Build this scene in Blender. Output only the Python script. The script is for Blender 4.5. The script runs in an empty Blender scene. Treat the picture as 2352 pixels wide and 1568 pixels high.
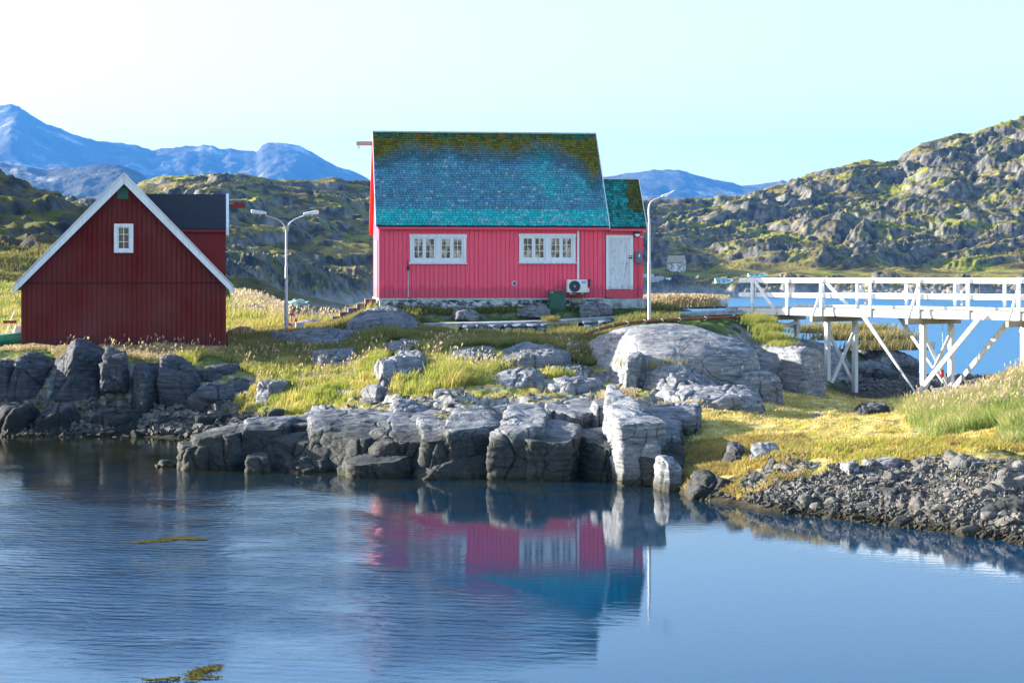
import bpy, math, random
import numpy as np
from mathutils import Vector, Matrix
R = math.radians
F, CX, HY, CAMH = 4200.0, 1176.0, 638.0, 4.7      # focal length / centre / horizon measured on the photo, camera height in m
scene = bpy.context.scene
COL = scene.collection
rng = np.random.default_rng(7)
random.seed(7)

# ---------------------------------------------------------------- noise
def _tab(seed):
    r = np.random.default_rng(seed)
    g = r.normal(size=(256, 3)); g /= np.linalg.norm(g, axis=1)[:, None]
    p = r.permutation(256)
    return g.astype(np.float32), np.concatenate([p, p, p])
_tabs = {}
def perlin(x, y, z=0.0, seed=0):
    if seed not in _tabs: _tabs[seed] = _tab(seed)
    g, p = _tabs[seed]
    x = np.asarray(x, float); y = np.asarray(y, float); z = np.asarray(z, float) + 0 * x
    xi, yi, zi = np.floor(x).astype(int), np.floor(y).astype(int), np.floor(z).astype(int)
    xf, yf, zf = x - xi, y - yi, z - zi
    xi &= 255; yi &= 255; zi &= 255
    u, v, w = xf**3*(xf*(xf*6-15)+10), yf**3*(yf*(yf*6-15)+10), zf**3*(zf*(zf*6-15)+10)
    out = 0
    for i in (0, 1):
        for j in (0, 1):
            for k in (0, 1):
                h = p[p[p[xi+i] + yi+j] + ((zi+k) & 255)]
                gg = g[h]
                d = gg[..., 0]*(xf-i) + gg[..., 1]*(yf-j) + gg[..., 2]*(zf-k)
                out = out + d * (u if i else 1-u) * (v if j else 1-v) * (w if k else 1-w)
    return out * 1.6
def fbm(x, y, z=0.0, o=5, seed=0, gain=.5, lac=2.03):
    a, s, t = 1.0, 0, 0
    for i in range(o):
        s = s + a * perlin(x, y, z, seed + i); t += a
        a *= gain; x = x*lac + 13.1; y = y*lac + 7.7; z = z*lac + 3.3
    return s / t * 1.5
def ridged(x, y, z=0.0, o=4, seed=0, gain=.5):
    a, s, t = 1.0, 0, 0
    for i in range(o):
        s = s + a * (1 - 2*np.abs(perlin(x, y, z, seed + i))); t += a
        a *= gain; x = x*2.07 + 5.1; y = y*2.07 + 1.7; z = z*2.07 + 9.3
    return s / t
def worley(x, y, z, seed=0):
    """F1, F2 and a random value of the nearest cell"""
    x = np.asarray(x, float)
    xi, yi, zi = np.floor(x).astype(np.int64), np.floor(y).astype(np.int64), np.floor(z).astype(np.int64)
    f1 = np.full(x.shape, 9.0); f2 = np.full(x.shape, 9.0); cid = np.zeros(x.shape)
    for i in (-1, 0, 1):
        for j in (-1, 0, 1):
            for k in (-1, 0, 1):
                a, b, c = xi+i, yi+j, zi+k
                h = (a*73856093 ^ b*19349663 ^ c*83492791 ^ (seed*2654435761)) & 0xffffffff
                h = (h * 2246822519) & 0xffffffff; h ^= h >> 13
                h = (h * 3266489917) & 0xffffffff; h ^= h >> 16
                rx, ry, rz = (h & 1023)/1023., ((h >> 10) & 1023)/1023., ((h >> 20) & 1023)/1023.
                d = np.sqrt((a+rx-x)**2 + (b+ry-y)**2 + (c+rz-z)**2)
                m = d < f1
                f2 = np.where(m, f1, np.minimum(f2, d)); cid = np.where(m, rx*.61+ry*.39, cid); f1 = np.where(m, d, f1)
    return f1, f2, cid
def sstep(a, b, x):
    t = np.clip((x-a)/(b-a), 0, 1); return t*t*(3-2*t)
def mix(a, b, t): return a + (b-a)*t

# ---------------------------------------------------------------- object helpers
def tag(o, label=None, cat=None, group=None, kind=None):
    if label: o['label'] = label
    if cat: o['category'] = cat
    if group: o['group'] = group
    if kind: o['kind'] = kind
    return o
def empty(name, loc=(0, 0, 0), rz=0.0, label=None, cat=None, group=None):
    o = bpy.data.objects.new(name, None); COL.objects.link(o)
    o.empty_display_size = .2
    o.location = loc; o.rotation_euler = (0, 0, rz)
    return tag(o, label, cat, group)
def np_mesh(name, V, Fq, mat, parent=None, smooth=False, col=None):
    """V (n,3), Fq (m,k) constant polygon size"""
    V = np.ascontiguousarray(V, np.float32); Fq = np.ascontiguousarray(Fq, np.int32)
    me = bpy.data.meshes.new(name)
    me.vertices.add(len(V)); me.vertices.foreach_set('co', V.ravel())
    k = Fq.shape[1]
    me.loops.add(Fq.size); me.loops.foreach_set('vertex_index', Fq.ravel())
    me.polygons.add(len(Fq)); me.polygons.foreach_set('loop_start', np.arange(0, Fq.size, k, dtype=np.int32))
    me.polygons.foreach_set('loop_total', np.full(len(Fq), k, np.int32))
    me.polygons.foreach_set('use_smooth', np.full(len(Fq), smooth, bool))
    me.update(calc_edges=True)
    if col is not None:
        a = me.color_attributes.new('Col', 'FLOAT_COLOR', 'POINT')
        c = np.ones((len(V), 4), np.float32); c[:, :col.shape[1]] = col
        a.data.foreach_set('color', c.ravel())
    me.materials.append(mat)
    o = bpy.data.objects.new(name, me); COL.objects.link(o)
    if parent: o.parent = parent
    return o
class MB:
    """collects shapes; build() links them as one mesh object"""
    def __init__(s): s.v = []; s.f = []; s.sm = []
    def add(s, verts, faces, smooth=False):
        n = len(s.v); s.v += [tuple(v) for v in verts]; s.f += [tuple(i+n for i in f) for f in faces]; s.sm += [smooth]*len(faces); return s
    def box(s, x0, x1, y0, y1, z0, z1):
        v = [(x0,y0,z0),(x1,y0,z0),(x1,y1,z0),(x0,y1,z0),(x0,y0,z1),(x1,y0,z1),(x1,y1,z1),(x0,y1,z1)]
        return s.add(v, [(0,3,2,1),(4,5,6,7),(0,1,5,4),(1,2,6,5),(2,3,7,6),(3,0,4,7)])
    def bar(s, a, b, w, h, up=(0, 0, 1)):
        """rectangular bar from a to b; w across, h along up"""
        a, b = Vector(a), Vector(b); d = (b-a).normalized(); up = Vector(up)
        sd = d.cross(up)
        if sd.length < 1e-5: sd = d.cross(Vector((1, 0, 0)))
        sd.normalize(); u = sd.cross(d).normalized()
        v = []
        for p in (a, b):
            for i, j in ((-1,-1),(1,-1),(1,1),(-1,1)): v.append(p + sd*(i*w/2) + u*(j*h/2))
        return s.add(v, [(0,1,2,3),(7,6,5,4),(0,4,5,1),(1,5,6,2),(2,6,7,3),(3,7,4,0)])
    def prism(s, pts, axis, a, b):
        """extrude a 2D polygon along axis 'x','y' or 'z' from a to b"""
        n = len(pts)
        mk = {'x': lambda p, t: (t, p[0], p[1]), 'y': lambda p, t: (p[0], t, p[1]), 'z': lambda p, t: (p[0], p[1], t)}[axis]
        v = [mk(p, a) for p in pts] + [mk(p, b) for p in pts]
        f = [tuple(range(n)), tuple(range(2*n-1, n-1, -1))] + [(i, i+n, (i+1) % n+n, (i+1) % n) for i in range(n)]
        return s.add(v, f)
    def tube(s, path, rad, n=10, caps=True):
        path = [Vector(p) for p in path]
        if not hasattr(rad, '__len__'): rad = [rad]*len(path)
        v, f = [], []; up = Vector((0, 0, 1))
        prev = None
        for i, p in enumerate(path):
            d = (path[min(i+1, len(path)-1)] - path[max(i-1, 0)]).normalized()
            if prev is None:
                sd = d.cross(up)
                if sd.length < 1e-3: sd = d.cross(Vector((0, 1, 0)))
            else: sd = prev - d*prev.dot(d)
            sd.normalize(); prev = sd; u = sd.cross(d)
            for k in range(n):
                a = 2*math.pi*k/n; v.append(p + (sd*math.cos(a) + u*math.sin(a))*rad[i])
        for i in range(len(path)-1):
            for k in range(n):
                f.append((i*n+k, i*n+(k+1) % n, (i+1)*n+(k+1) % n, (i+1)*n+k))
        s.add(v, f, True)
        if caps: s.add(v[:n], [tuple(range(n-1, -1, -1))]); s.add(v[-n:], [tuple(range(n))])
        return s
    def torus(s, c, r1, r2, axis='y', n=24, m=8, a0=0, a1=2*math.pi):
        pts = []
        closed = abs(a1-a0-2*math.pi) < 1e-6
        cnt = n if closed else n+1
        v, f = [], []
        for i in range(cnt):
            a = a0+(a1-a0)*i/n
            for j in range(m):
                b = 2*math.pi*j/m; r = r1+r2*math.cos(b); q = r2*math.sin(b)
                p = {'y': (r*math.cos(a), q, r*math.sin(a)), 'x': (q, r*math.cos(a), r*math.sin(a)), 'z': (r*math.cos(a), r*math.sin(a), q)}[axis]
                v.append((c[0]+p[0], c[1]+p[1], c[2]+p[2]))
        for i in range(n):
            for j in range(m):
                i2 = (i+1) % cnt if closed else i+1
                f.append((i*m+j, i2*m+j, i2*m+(j+1) % m, i*m+(j+1) % m))
        return s.add(v, f, True)
    def build(s, name, mat, parent=None, bevel=0.0):
        me = bpy.data.meshes.new(name); me.from_pydata([tuple(v) for v in s.v], [], s.f); me.update()
        me.polygons.foreach_set('use_smooth', s.sm)
        me.materials.append(mat)
        import bmesh
        bm = bmesh.new(); bm.from_mesh(me); bmesh.ops.recalc_face_normals(bm, faces=bm.faces); bm.to_mesh(me); bm.free()
        o = bpy.data.objects.new(name, me); COL.objects.link(o)
        if parent: o.parent = parent
        if bevel:
            b = o.modifiers.new('Bevel', 'BEVEL'); b.width = bevel; b.segments = 1; b.limit_method = 'ANGLE'
        return o

# ---------------------------------------------------------------- materials
class NT:
    def __init__(s, name):
        s.m = bpy.data.materials.new(name); s.m.use_nodes = True
        s.t = s.m.node_tree; s.n = s.t.nodes; s.l = s.t.links
        s.b = s.n['Principled BSDF']
    def new(s, typ, **k):
        n = s.n.new(typ)
        for a, v in k.items():
            if a in n.inputs: n.inputs[a].default_value = v
            else: setattr(n, a, v)
        return n
    def link(s, a, b): s.l.new(a, b)
    def pos(s, scale=(1, 1, 1), rot=(0, 0, 0), obj=False):
        if obj: src = s.new('ShaderNodeTexCoord').outputs['Object']
        else: src = s.new('ShaderNodeNewGeometry').outputs['Position']
        m = s.new('ShaderNodeMapping'); m.inputs['Scale'].default_value = scale; m.inputs['Rotation'].default_value = rot
        s.link(src, m.inputs['Vector']); return m.outputs['Vector']
    def noise(s, vec, scale, detail=6, rough=.55, dist=0.0):
        n = s.new('ShaderNodeTexNoise'); n.inputs['Scale'].default_value = scale; n.inputs['Detail'].default_value = detail
        n.inputs['Roughness'].default_value = rough; n.inputs['Distortion'].default_value = dist
        s.link(vec, n.inputs['Vector']); return n.outputs['Fac']
    def ramp(s, fac, stops, interp='LINEAR'):
        r = s.new('ShaderNodeValToRGB'); e = r.color_ramp.elements; r.color_ramp.interpolation = interp
        while len(e) > 2: e.remove(e[-1])
        for i, (p, c) in enumerate(stops):
            if not hasattr(c, '__len__'): c = (c, c, c)
            c = tuple(c) + (1,) if len(c) == 3 else c
            if i < 2: e[i].position = p; e[i].color = c
            else: el = e.new(p); el.color = c
        s.link(fac, r.inputs['Fac']); return r.outputs['Color']
    def mixc(s, fac, a, b, mode='MIX'):
        m = s.new('ShaderNodeMix'); m.data_type = 'RGBA'; m.blend_type = mode
        for sock, v in ((m.inputs[0], fac), (m.inputs[6], a), (m.inputs[7], b)):
            if isinstance(v, bpy.types.NodeSocket): s.link(v, sock)
            elif hasattr(v, '__len__'): sock.default_value = tuple(v) + (1,) if len(v) == 3 else v
            else: sock.default_value = v
        return m.outputs[2]
    def math(s, op, a, b=0.0, clamp=False):
        m = s.new('ShaderNodeMath'); m.operation = op; m.use_clamp = clamp
        for sock, v in ((m.inputs[0], a), (m.inputs[1], b)):
            if isinstance(v, bpy.types.NodeSocket): s.link(v, sock)
            else: sock.default_value = v
        return m.outputs[0]
    def bump(s, h, strength=.5, dist=.02, prev=None):
        b = s.new('ShaderNodeBump'); b.inputs['Strength'].default_value = strength; b.inputs['Distance'].default_value = dist
        s.link(h, b.inputs['Height'])
        if prev is not None: s.link(prev, b.inputs['Normal'])
        s.link(b.outputs['Normal'], s.b.inputs['Normal']); return b.outputs['Normal']
    def base(s, c, rough=.6, metal=0.0, spec=.5):
        if isinstance(c, bpy.types.NodeSocket): s.link(c, s.b.inputs['Base Color'])
        else: s.b.inputs['Base Color'].default_value = tuple(c) + (1,)
        s.b.inputs['Roughness'].default_value = rough; s.b.inputs['Metallic'].default_value = metal
        s.b.inputs['Specular IOR Level'].default_value = spec
        return s.m

def plain(name, c, rough=.6, metal=0, var=.12, scale=6.0, spec=.4):
    t = NT(name); n = t.noise(t.pos(obj=True), scale, 5)
    lo = tuple(x*(1-var*2) for x in c); hi = tuple(min(1, x*(1+var)) for x in c)
    col = t.ramp(n, [(.3, lo), (.7, hi)])
    t.bump(t.noise(t.pos(obj=True), scale*8, 3), .15, .003)
    return t.base(col, rough, metal, spec)
def painted(name, c, wear_c, wear=.62, rough=.55, vert=True):
    """painted boards: vertical streaks, a little fading and chipped patches"""
    t = NT(name)
    st = t.noise(t.pos((9, 9, .5), obj=True), 2.2, 6)
    col = t.ramp(st, [(.25, tuple(x*.74 for x in c)), (.55, c), (.8, tuple(min(1, x*1.15) for x in c))])
    big = t.noise(t.pos((1, 1, .6), obj=True), .7, 4)
    col = t.mixc(t.ramp(big, [(.32, 0), (.72, .55)]), col, tuple(min(1, x*.78+.05) for x in c))
    sp = t.new('ShaderNodeSeparateXYZ'); t.link(t.pos(obj=True), sp.inputs[0])
    dirt = t.math('ADD', sp.outputs['Z'], t.math('MULTIPLY', t.noise(t.pos((6, 6, .8), obj=True), 1.3, 6), -.75))
    col = t.mixc(t.ramp(dirt, [(.0, .45), (.10, 0)]), col, tuple(x*.35+.02 for x in c))
    ch = t.noise(t.pos((5, 5, 1.2), obj=True), 4.5, 8, .7)
    col = t.mixc(t.ramp(ch, [(wear, 0), (wear+.03, 1)]), col, wear_c)
    t.bump(t.noise(t.pos((22, 22, 1.0), obj=True), 3, 5), .25, .004)
    return t.base(col, rough, spec=.2)

M = {}
M['pink'] = painted('pink_paint', (.86, .082, .155), (.3, .26, .24), .70)
M['pink_trim'] = painted('pink_trim_paint', (.75, .07, .12), (.3, .26, .24), .72)
M['red_orange'] = painted('orange_red_paint', (.65, .05, .03), (.3, .2, .2), .8)
M['barn_red'] = painted('barn_red_paint', (.120, .007, .0030), (.04, .004, .003), .72, rough=.9)
M['barn_trim'] = painted('barn_red_trim', (.2, .012, .012), (.05, .012, .012), .8)
M['white'] = painted('white_paint', (.68, .71, .76), (.34, .34, .33), .70)
M['white_worn'] = painted('worn_white_paint', (.62, .64, .70), (.22, .23, .25), .585)
M['white_bridge'] = painted('white_bridge_paint', (.80, .80, .80), (.42, .4, .36), .66)
M['raw_wood'] = painted('weathered_wood', (.34, .29, .22), (.2, .17, .12), .6)
M['deck_wood'] = painted('deck_plank_wood', (.50, .47, .38), (.25, .24, .18), .6)
M['dark_felt'] = plain('black_roof_felt', (.014, .017, .026), .85)
M['green'] = plain('green_paint', (.012, .10, .07), .5)
M['teal'] = plain('teal_paint', (.01, .25, .24), .5)
M['metal'] = plain('galvanised_metal', (.42, .43, .45), .5, .35)
M['lamp_white'] = plain('white_lamp_enamel', (.75, .74, .76), .4)
M['dark'] = plain('dark_plastic', (.02, .022, .028), .5)
M['grey_box'] = plain('grey_blue_plastic', (.11, .13, .19), .5)
M['ac_white'] = plain('cream_white_enamel', (.62, .66, .66), .4, var=.05)
M['blue_label'] = plain('blue_label', (.03, .3, .55), .4, var=.03)
M['rust'] = plain('rusty_steel', (.20, .065, .022), .85, var=.3, scale=12)
M['black_hose'] = plain('black_hose', (.03, .02, .022), .6)
M['orange'] = plain('orange_plastic', (.65, .07, .02), .5)
M['blue'] = plain('blue_plastic', (.02, .03, .35), .5)
M['rope'] = plain('pale_rope', (.36, .55, .52), .9)
M['crate'] = plain('grey_blue_crate', (.09, .14, .18), .8)
M['boat_white'] = plain('boat_white_hull', (.72, .75, .74), .45)
M['boat_teal'] = plain('boat_teal_inside', (.10, .42, .46), .6)
M['concrete'] = plain('concrete', (.30, .33, .36), .9, var=.3, scale=3)
M['metal_red'] = plain('red_float', (.6, .01, .01), .4)
M['yellow'] = plain('yellow_fabric', (.6, .5, .12), .8)
M['seagreen'] = plain('green_boat_paint', (.03, .35, .2), .5)

def rockmat(name, tide=True, t0=.62, t1=1.0, tint=(1, 1, 1), use_col=False, warm=0.0):
    t = NT(name)
    p = t.pos()
    # foliation streaks follow the tilted layers of the gneiss
    w = t.noise(p, .6, 4)
    ps = t.pos((.5, .5, 4.0), (R(14), R(-22), 0))
    streak = t.noise(ps, 2.6, 8, .62, .6)
    fine = t.noise(p, 14, 8, .65)
    big = t.noise(p, .55, 6, .6)
    c = t.ramp(streak, [(.30, (.030, .034, .042)), (.46, (.105, .112, .128)), (.60, (.21, .217, .23)), (.78, (.42, .43, .44))])
    c = t.mixc(t.ramp(big, [(.38, .0), (.62, .5)]), c, (.17, .175, .185))
    c = t.mixc(t.ramp(fine, [(.35, .75), (.6, 0)]), c, t.mixc(.5, c, (.05, .055, .06)), 'MIX')
    lich = t.noise(p, 3.1, 8, .7)
    c = t.mixc(t.ramp(lich, [(.60, 0), (.66, .55)]), c, (.50, .50, .47))
    rust = t.noise(p, 1.1, 7, .7)
    c = t.mixc(t.ramp(rust, [(.60, 0), (.72, .45)]), c, (.26, .15, .07))
    v = t.new('ShaderNodeTexVoronoi'); v.feature = 'DISTANCE_TO_EDGE'; v.inputs['Scale'].default_value = 1.1
    dist = t.new('ShaderNodeMapping'); dist.inputs['Scale'].default_value = (.8, 1.0, .45); dist.inputs['Rotation'].default_value = (.2, .35, .4)
    wn = t.new('ShaderNodeTexNoise'); wn.inputs['Scale'].default_value = 1.1; wn.inputs['Detail'].default_value = 5; t.link(p, wn.inputs['Vector'])
    add = t.mixc(.9, p, wn.outputs['Color'], 'ADD')
    t.link(add, dist.inputs['Vector']); t.link(dist.outputs['Vector'], v.inputs['Vector'])
    crack = t.ramp(v.outputs['Distance'], [(.0, 0), (.014, 1)])
    c = t.mixc(crack, t.mixc(.6, c, (.02, .02, .022)), c)
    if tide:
        # tide line: weed and algae stain; raised on shore rocks, it also paints front shade
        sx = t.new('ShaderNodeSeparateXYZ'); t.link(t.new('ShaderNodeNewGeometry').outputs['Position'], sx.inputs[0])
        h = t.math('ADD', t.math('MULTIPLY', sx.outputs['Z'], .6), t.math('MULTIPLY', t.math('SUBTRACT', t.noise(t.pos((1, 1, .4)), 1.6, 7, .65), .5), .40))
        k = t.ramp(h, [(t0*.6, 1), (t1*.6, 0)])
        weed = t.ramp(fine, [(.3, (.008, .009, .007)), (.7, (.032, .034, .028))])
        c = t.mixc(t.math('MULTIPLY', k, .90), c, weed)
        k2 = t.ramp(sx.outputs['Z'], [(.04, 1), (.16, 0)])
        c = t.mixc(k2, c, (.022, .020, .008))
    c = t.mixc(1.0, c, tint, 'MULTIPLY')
    n1 = t.bump(streak, .55, .10)
    n2 = t.bump(crack, .7, .05, n1)
    t.bump(fine, .55, .03, n2)
    return t.base(c, .8, spec=.3)
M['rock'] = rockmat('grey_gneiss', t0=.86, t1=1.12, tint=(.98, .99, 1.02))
M['rock_pale'] = rockmat('sunlit_column_gneiss', t0=.10, t1=.50, tint=(1.35, 1.34, 1.34))  # brighter tint paints sunlight into the column and the pointed rock
M['rock_shaded'] = rockmat('shaded_gneiss', tint=(.36, .38, .43))  # same gneiss darkened, the shade on the cliff is in the tint
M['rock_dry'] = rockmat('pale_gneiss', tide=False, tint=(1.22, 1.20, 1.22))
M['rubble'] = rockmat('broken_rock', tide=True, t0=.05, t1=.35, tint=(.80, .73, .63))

def vcolmat(name, rough=.9, bumpd=.04, nscale=9.0, amt=.5, trans=0.0):
    t = NT(name)
    a = t.new('ShaderNodeVertexColor'); a.layer_name = 'Col'
    n = t.noise(t.pos(), nscale, 8, .7)
    c = t.mixc(1.0, a.outputs['Color'], t.ramp(n, [(.3, 1-amt), (.7, 1+amt*.7)]), 'MULTIPLY')
    t.bump(n, .8, bumpd)
    m = t.base(c, rough, spec=.15)
    if trans:
        tr = t.new('ShaderNodeBsdfTranslucent'); t.link(c, tr.inputs['Color'])
        mx = t.new('ShaderNodeMixShader'); mx.inputs[0].default_value = trans
        t.link(t.b.outputs[0], mx.inputs[1]); t.link(tr.outputs[0], mx.inputs[2])
        t.link(mx.outputs[0], t.n['Material Output'].inputs['Surface'])
    return m
M['ground'] = vcolmat('ground_cover', bumpd=.06, nscale=7)
M['grass'] = vcolmat('grass_blades', bumpd=.0, nscale=1.5, amt=.25, trans=.5)
M['shingle'] = vcolmat('roof_shingles', rough=.75, bumpd=.01, nscale=22, amt=.45)
M['hill'] = vcolmat('hill_rock_and_heath', bumpd=.9, nscale=.55, amt=.55)
M['stone'] = vcolmat('wall_stone', bumpd=.03, nscale=9, amt=.5)
# ================================================================ near ground
def ZY(Y, y): return CAMH - (Y-HY)*y/F
def col_(X, *pts): return (X, [(y, z) for y, z in pts])
L0 = [(26,-1.6),(48,-.9),(54.4,-.05),(55,.12),(56.8,.38),(57.6,.75),(58.3,1.0),(58.9,1.7),(59.4,2.1),(60.5,2.3),(62,2.31),(70,2.4),(80,2.6),(92,3.6),(103,4.4),(112,3.4),(130,0)]
prof = [
 (-600, L0), (100, L0),
 (300, [(26,-1.6),(47,-.9),(54,-.05),(55,.15),(57,.5),(58.0,.8),(58.8,1.9),(59.5,2.1),(62,2.31),(70,2.4),(80,2.5),(92,3.0),(105,3.6),(130,4)]),
 (450, [(26,-1.6),(44,-.9),(53,-.05),(54.5,.15),(56,.35),(57.2,.6),(58.0,1.75),(60,2.2),(62,2.33),(70,2.45),(80,2.7),(90,3.1),(100,3.4),(112,2),(120,0),(130,-1)]),
 (530, [(26,-1.6),(42,-.8),(50,-.3),(52.5,.05),(54,.3),(56,.5),(56.8,1.1),(57.6,1.6),(60,2.0),(62,2.3),(66,2.45),(72,2.55),(80,2.8),(90,3.25),(100,3.5),(108,3.0),(118,0),(130,-1)]),
 (600, [(26,-1.6),(42.5,-.6),(45,0),(46,.35),(50,.4),(54,.55),(56,.82),(57.5,1.39),(59,1.72),(62,2.28),(66,2.5),(72,2.6),(80,2.85),(90,3.25),(98,3.45),(106,2.6),(115,0),(130,-1)]),
 (750, [(26,-1.6),(42,-.6),(44.6,0),(45.5,.55),(50,.7),(54,1.0),(57,1.42),(60,1.96),(63,2.4),(66,2.68),(70,2.8),(75,2.8),(85,2.55),(94,1.6),(102,0),(130,-1)]),
 (870, [(26,-1.6),(41,-.6),(42.6,0),(43.5,.7),(49,1.0),(53,1.42),(56,1.88),(59,2.3),(62,2.66),(66,3.05),(68.5,3.35),(70,3.6),(77,3.6),(85,2.6),(95,0),(130,-1)]),
 (1000, [(26,-1.6),(41,-.7),(42.6,0),(43.3,.7),(47,1.0),(50,1.28),(53,1.60),(56,1.93),(59,2.38),(62,2.50),(65,2.62),(67.1,2.72),(67.8,2.85),(69.1,2.95),(69.8,3.38),(71,3.72),(78,3.75),(85,3),(95,0),(130,-1)]),
 (1250, [(26,-1.6),(41,-.7),(42.5,0),(43.2,.7),(47,1.05),(50,1.25),(53,1.55),(56,1.90),(59,2.35),(62,2.47),(65,2.58),(67.1,2.68),(67.8,2.85),(69.1,2.98),(69.8,3.38),(71,3.7),(78,3.7),(85,3),(95,0),(130,-1)]),
 (1350, [(26,-1.6),(41,-.6),(42,0),(42.8,.6),(46,1.05),(50,1.2),(54,1.4),(57,1.72),(60,2.15),(64,2.55),(67,2.82),(69.2,3.06),(70,3.4),(72,3.75),(78,3.75),(86,2.8),(94,0),(130,-1)]),
 (1470, [(26,-1.6),(40,-.6),(41.6,0),(42.2,.5),(46,1.05),(50,1.25),(54,1.4),(56,1.75),(59,2.3),(63,2.9),(66,3.18),(69,3.4),(72,3.7),(78,3.6),(86,2.8),(92,0),(130,-1)]),
 (1600, [(26,-1.5),(37.5,-.4),(38.9,0),(40,.42),(44,.75),(48,.93),(52,1.08),(54,1.25),(57,2.0),(60,2.7),(64,3.12),(66,3.2),(70,3.3),(72,3.35),(76,3.2),(82,2.7),(90,0),(130,-1)]),
 (1692, [(26,-1.5),(36.2,-.4),(37.6,0),(39.5,.5),(42,.82),(48,.9),(53,1.0),(57,1.3),(60,1.7),(63,2.5),(66,3.1),(70,3.3),(72,3.3),(76,2.9),(80,1.9),(86,0),(90,-.5),(130,-1)]),
 (1760, [(26,-1.4),(35.2,-.4),(36.6,0),(38.6,.6),(40.5,.9),(45,.88),(50,.85),(54,.86),(57,.9),(60,.95),(63,1.3),(66,2.2),(69,2.8),(73,2.3),(78,1.9),(84,.9),(90,0),(130,-1)]),
 (1850, [(26,-1.4),(34.8,-.4),(36.0,0),(38.3,.62),(40.3,.92),(45,.86),(50,.82),(54,.82),(58,.8),(61,.85),(65,1.4),(69,1.9),(73,1.9),(78,1.7),(84,.9),(90,0),(130,-1)]),
 (1950, [(26,-1.4),(34.2,-.4),(35.4,0),(38,.7),(40,.95),(46,.86),(52,.76),(58,.66),(62,.56),(66,.5),(70,.6),(74,.9),(77,1.5),(80,1.7),(84,1.2),(88,.4),(92,-.3),(130,-1)]),
 (2100, [(26,-1.4),(33.2,-.4),(34.3,0),(37.3,.85),(39.5,1.0),(46,.9),(54,.8),(60,.7),(66,.6),(72,.5),(80,.32),(86,.08),(90,-.4),(130,-1)]),
 (2230, [(26,-1.4),(32.2,-.4),(33.2,0),(36.5,.9),(38.5,1.05),(41,1.1),(44,1.25),(47,1.45),(50,1.3),(56,.8),(64,.6),(72,.5),(80,.3),(87,.0),(91,-.4),(130,-1)]),
 (2350, [(26,-1.4),(31.2,-.4),(32.3,0),(36,.9),(38,1.05),(41,1.15),(44,1.45),(47,1.85),(50,1.98),(54,1.6),(60,.8),(70,.5),(80,.3),(87,.0),(91,-.4),(130,-1)]),
 (2600, [(26,-1.4),(30,-.4),(31.2,0),(35,.9),(37.5,1.05),(41,1.25),(44,1.6),(47,2.1),(50,2.2),(54,1.8),(60,.9),(70,.5),(80,.3),(87,.0),(91,-.4),(130,-1)]),
 (3200, [(26,-1.4),(30,-.4),(31.2,0),(35,.9),(37.5,1.05),(41,1.25),(44,1.6),(47,2.1),(50,2.2),(54,1.8),(60,.9),(70,.5),(80,.3),(87,.0),(91,-.4),(130,-1)]),
]
YG = np.arange(26, 130.01, .1)
XG = np.arange(-600, 3201, 10.)
_rows = np.array([np.interp(YG, [p[0] for p in pr[1]], [p[1] for p in pr[1]]) for pr in prof])
_px = np.array([p[0] for p in prof], float)
MAC = np.array([np.interp(XG, _px, _rows[:, j]) for j in range(len(YG))]).T      # [X, y]
def _blur(A, s, ax):
    n = int(s*3)+1; k = np.exp(-.5*(np.arange(-n, n+1)/s)**2); k /= k.sum()
    return np.apply_along_axis(lambda v: np.convolve(np.pad(v, n, 'edge'), k, 'valid'), ax, A)
MAC = _blur(_blur(MAC, 2.5, 0), 1.5, 1)
def macro(x, y):
    y = np.asarray(y, float); X = CX + F*np.asarray(x, float)/y
    i = np.clip((X+600)/10, 0, len(XG)-1.001); j = np.clip((y-26)/.1, 0, len(YG)-1.001)
    a, b = i.astype(int), j.astype(int); u, v = i-a, j-b
    return (MAC[a, b]*(1-u)*(1-v)+MAC[a+1, b]*u*(1-v)+MAC[a, b+1]*(1-u)*v+MAC[a+1, b+1]*u*v)
def zones(x, y):
    """rock 0..1, golden meadow, tall lit grass, flat (keep smooth)"""
    X = CX + F*x/y
    n = fbm(x*.35, y*.35, 0, 4, 51)
    n2 = fbm(x*1.3, y*1.3, 0, 4, 55)
    meadow = sstep(1560, 1640, X + n*60)*sstep(39.5, 40.4, y + n2*1.2 + (X < 1750)*1.2 + (X > 1850)*1.7)*(1-sstep(60, 64, y + n*3))
    gravel = sstep(1900, 1960, X)*sstep(66, 69, y+n*2)*(1-sstep(75, 76, y)*(X < 2010))
    shore = 1 - sstep(.55, .95, macro(x, y) + n2*.25)
    house = sstep(66.4, 67.2, y)*(1-sstep(83, 86, y))*sstep(690, 760, X)*(1-sstep(1560, 1640, X))
    return X, n, n2, meadow, gravel, shore, house
def pull(X): return 1.9*sstep(400, 470, X)*(1-sstep(1480, 1600, X))
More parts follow.
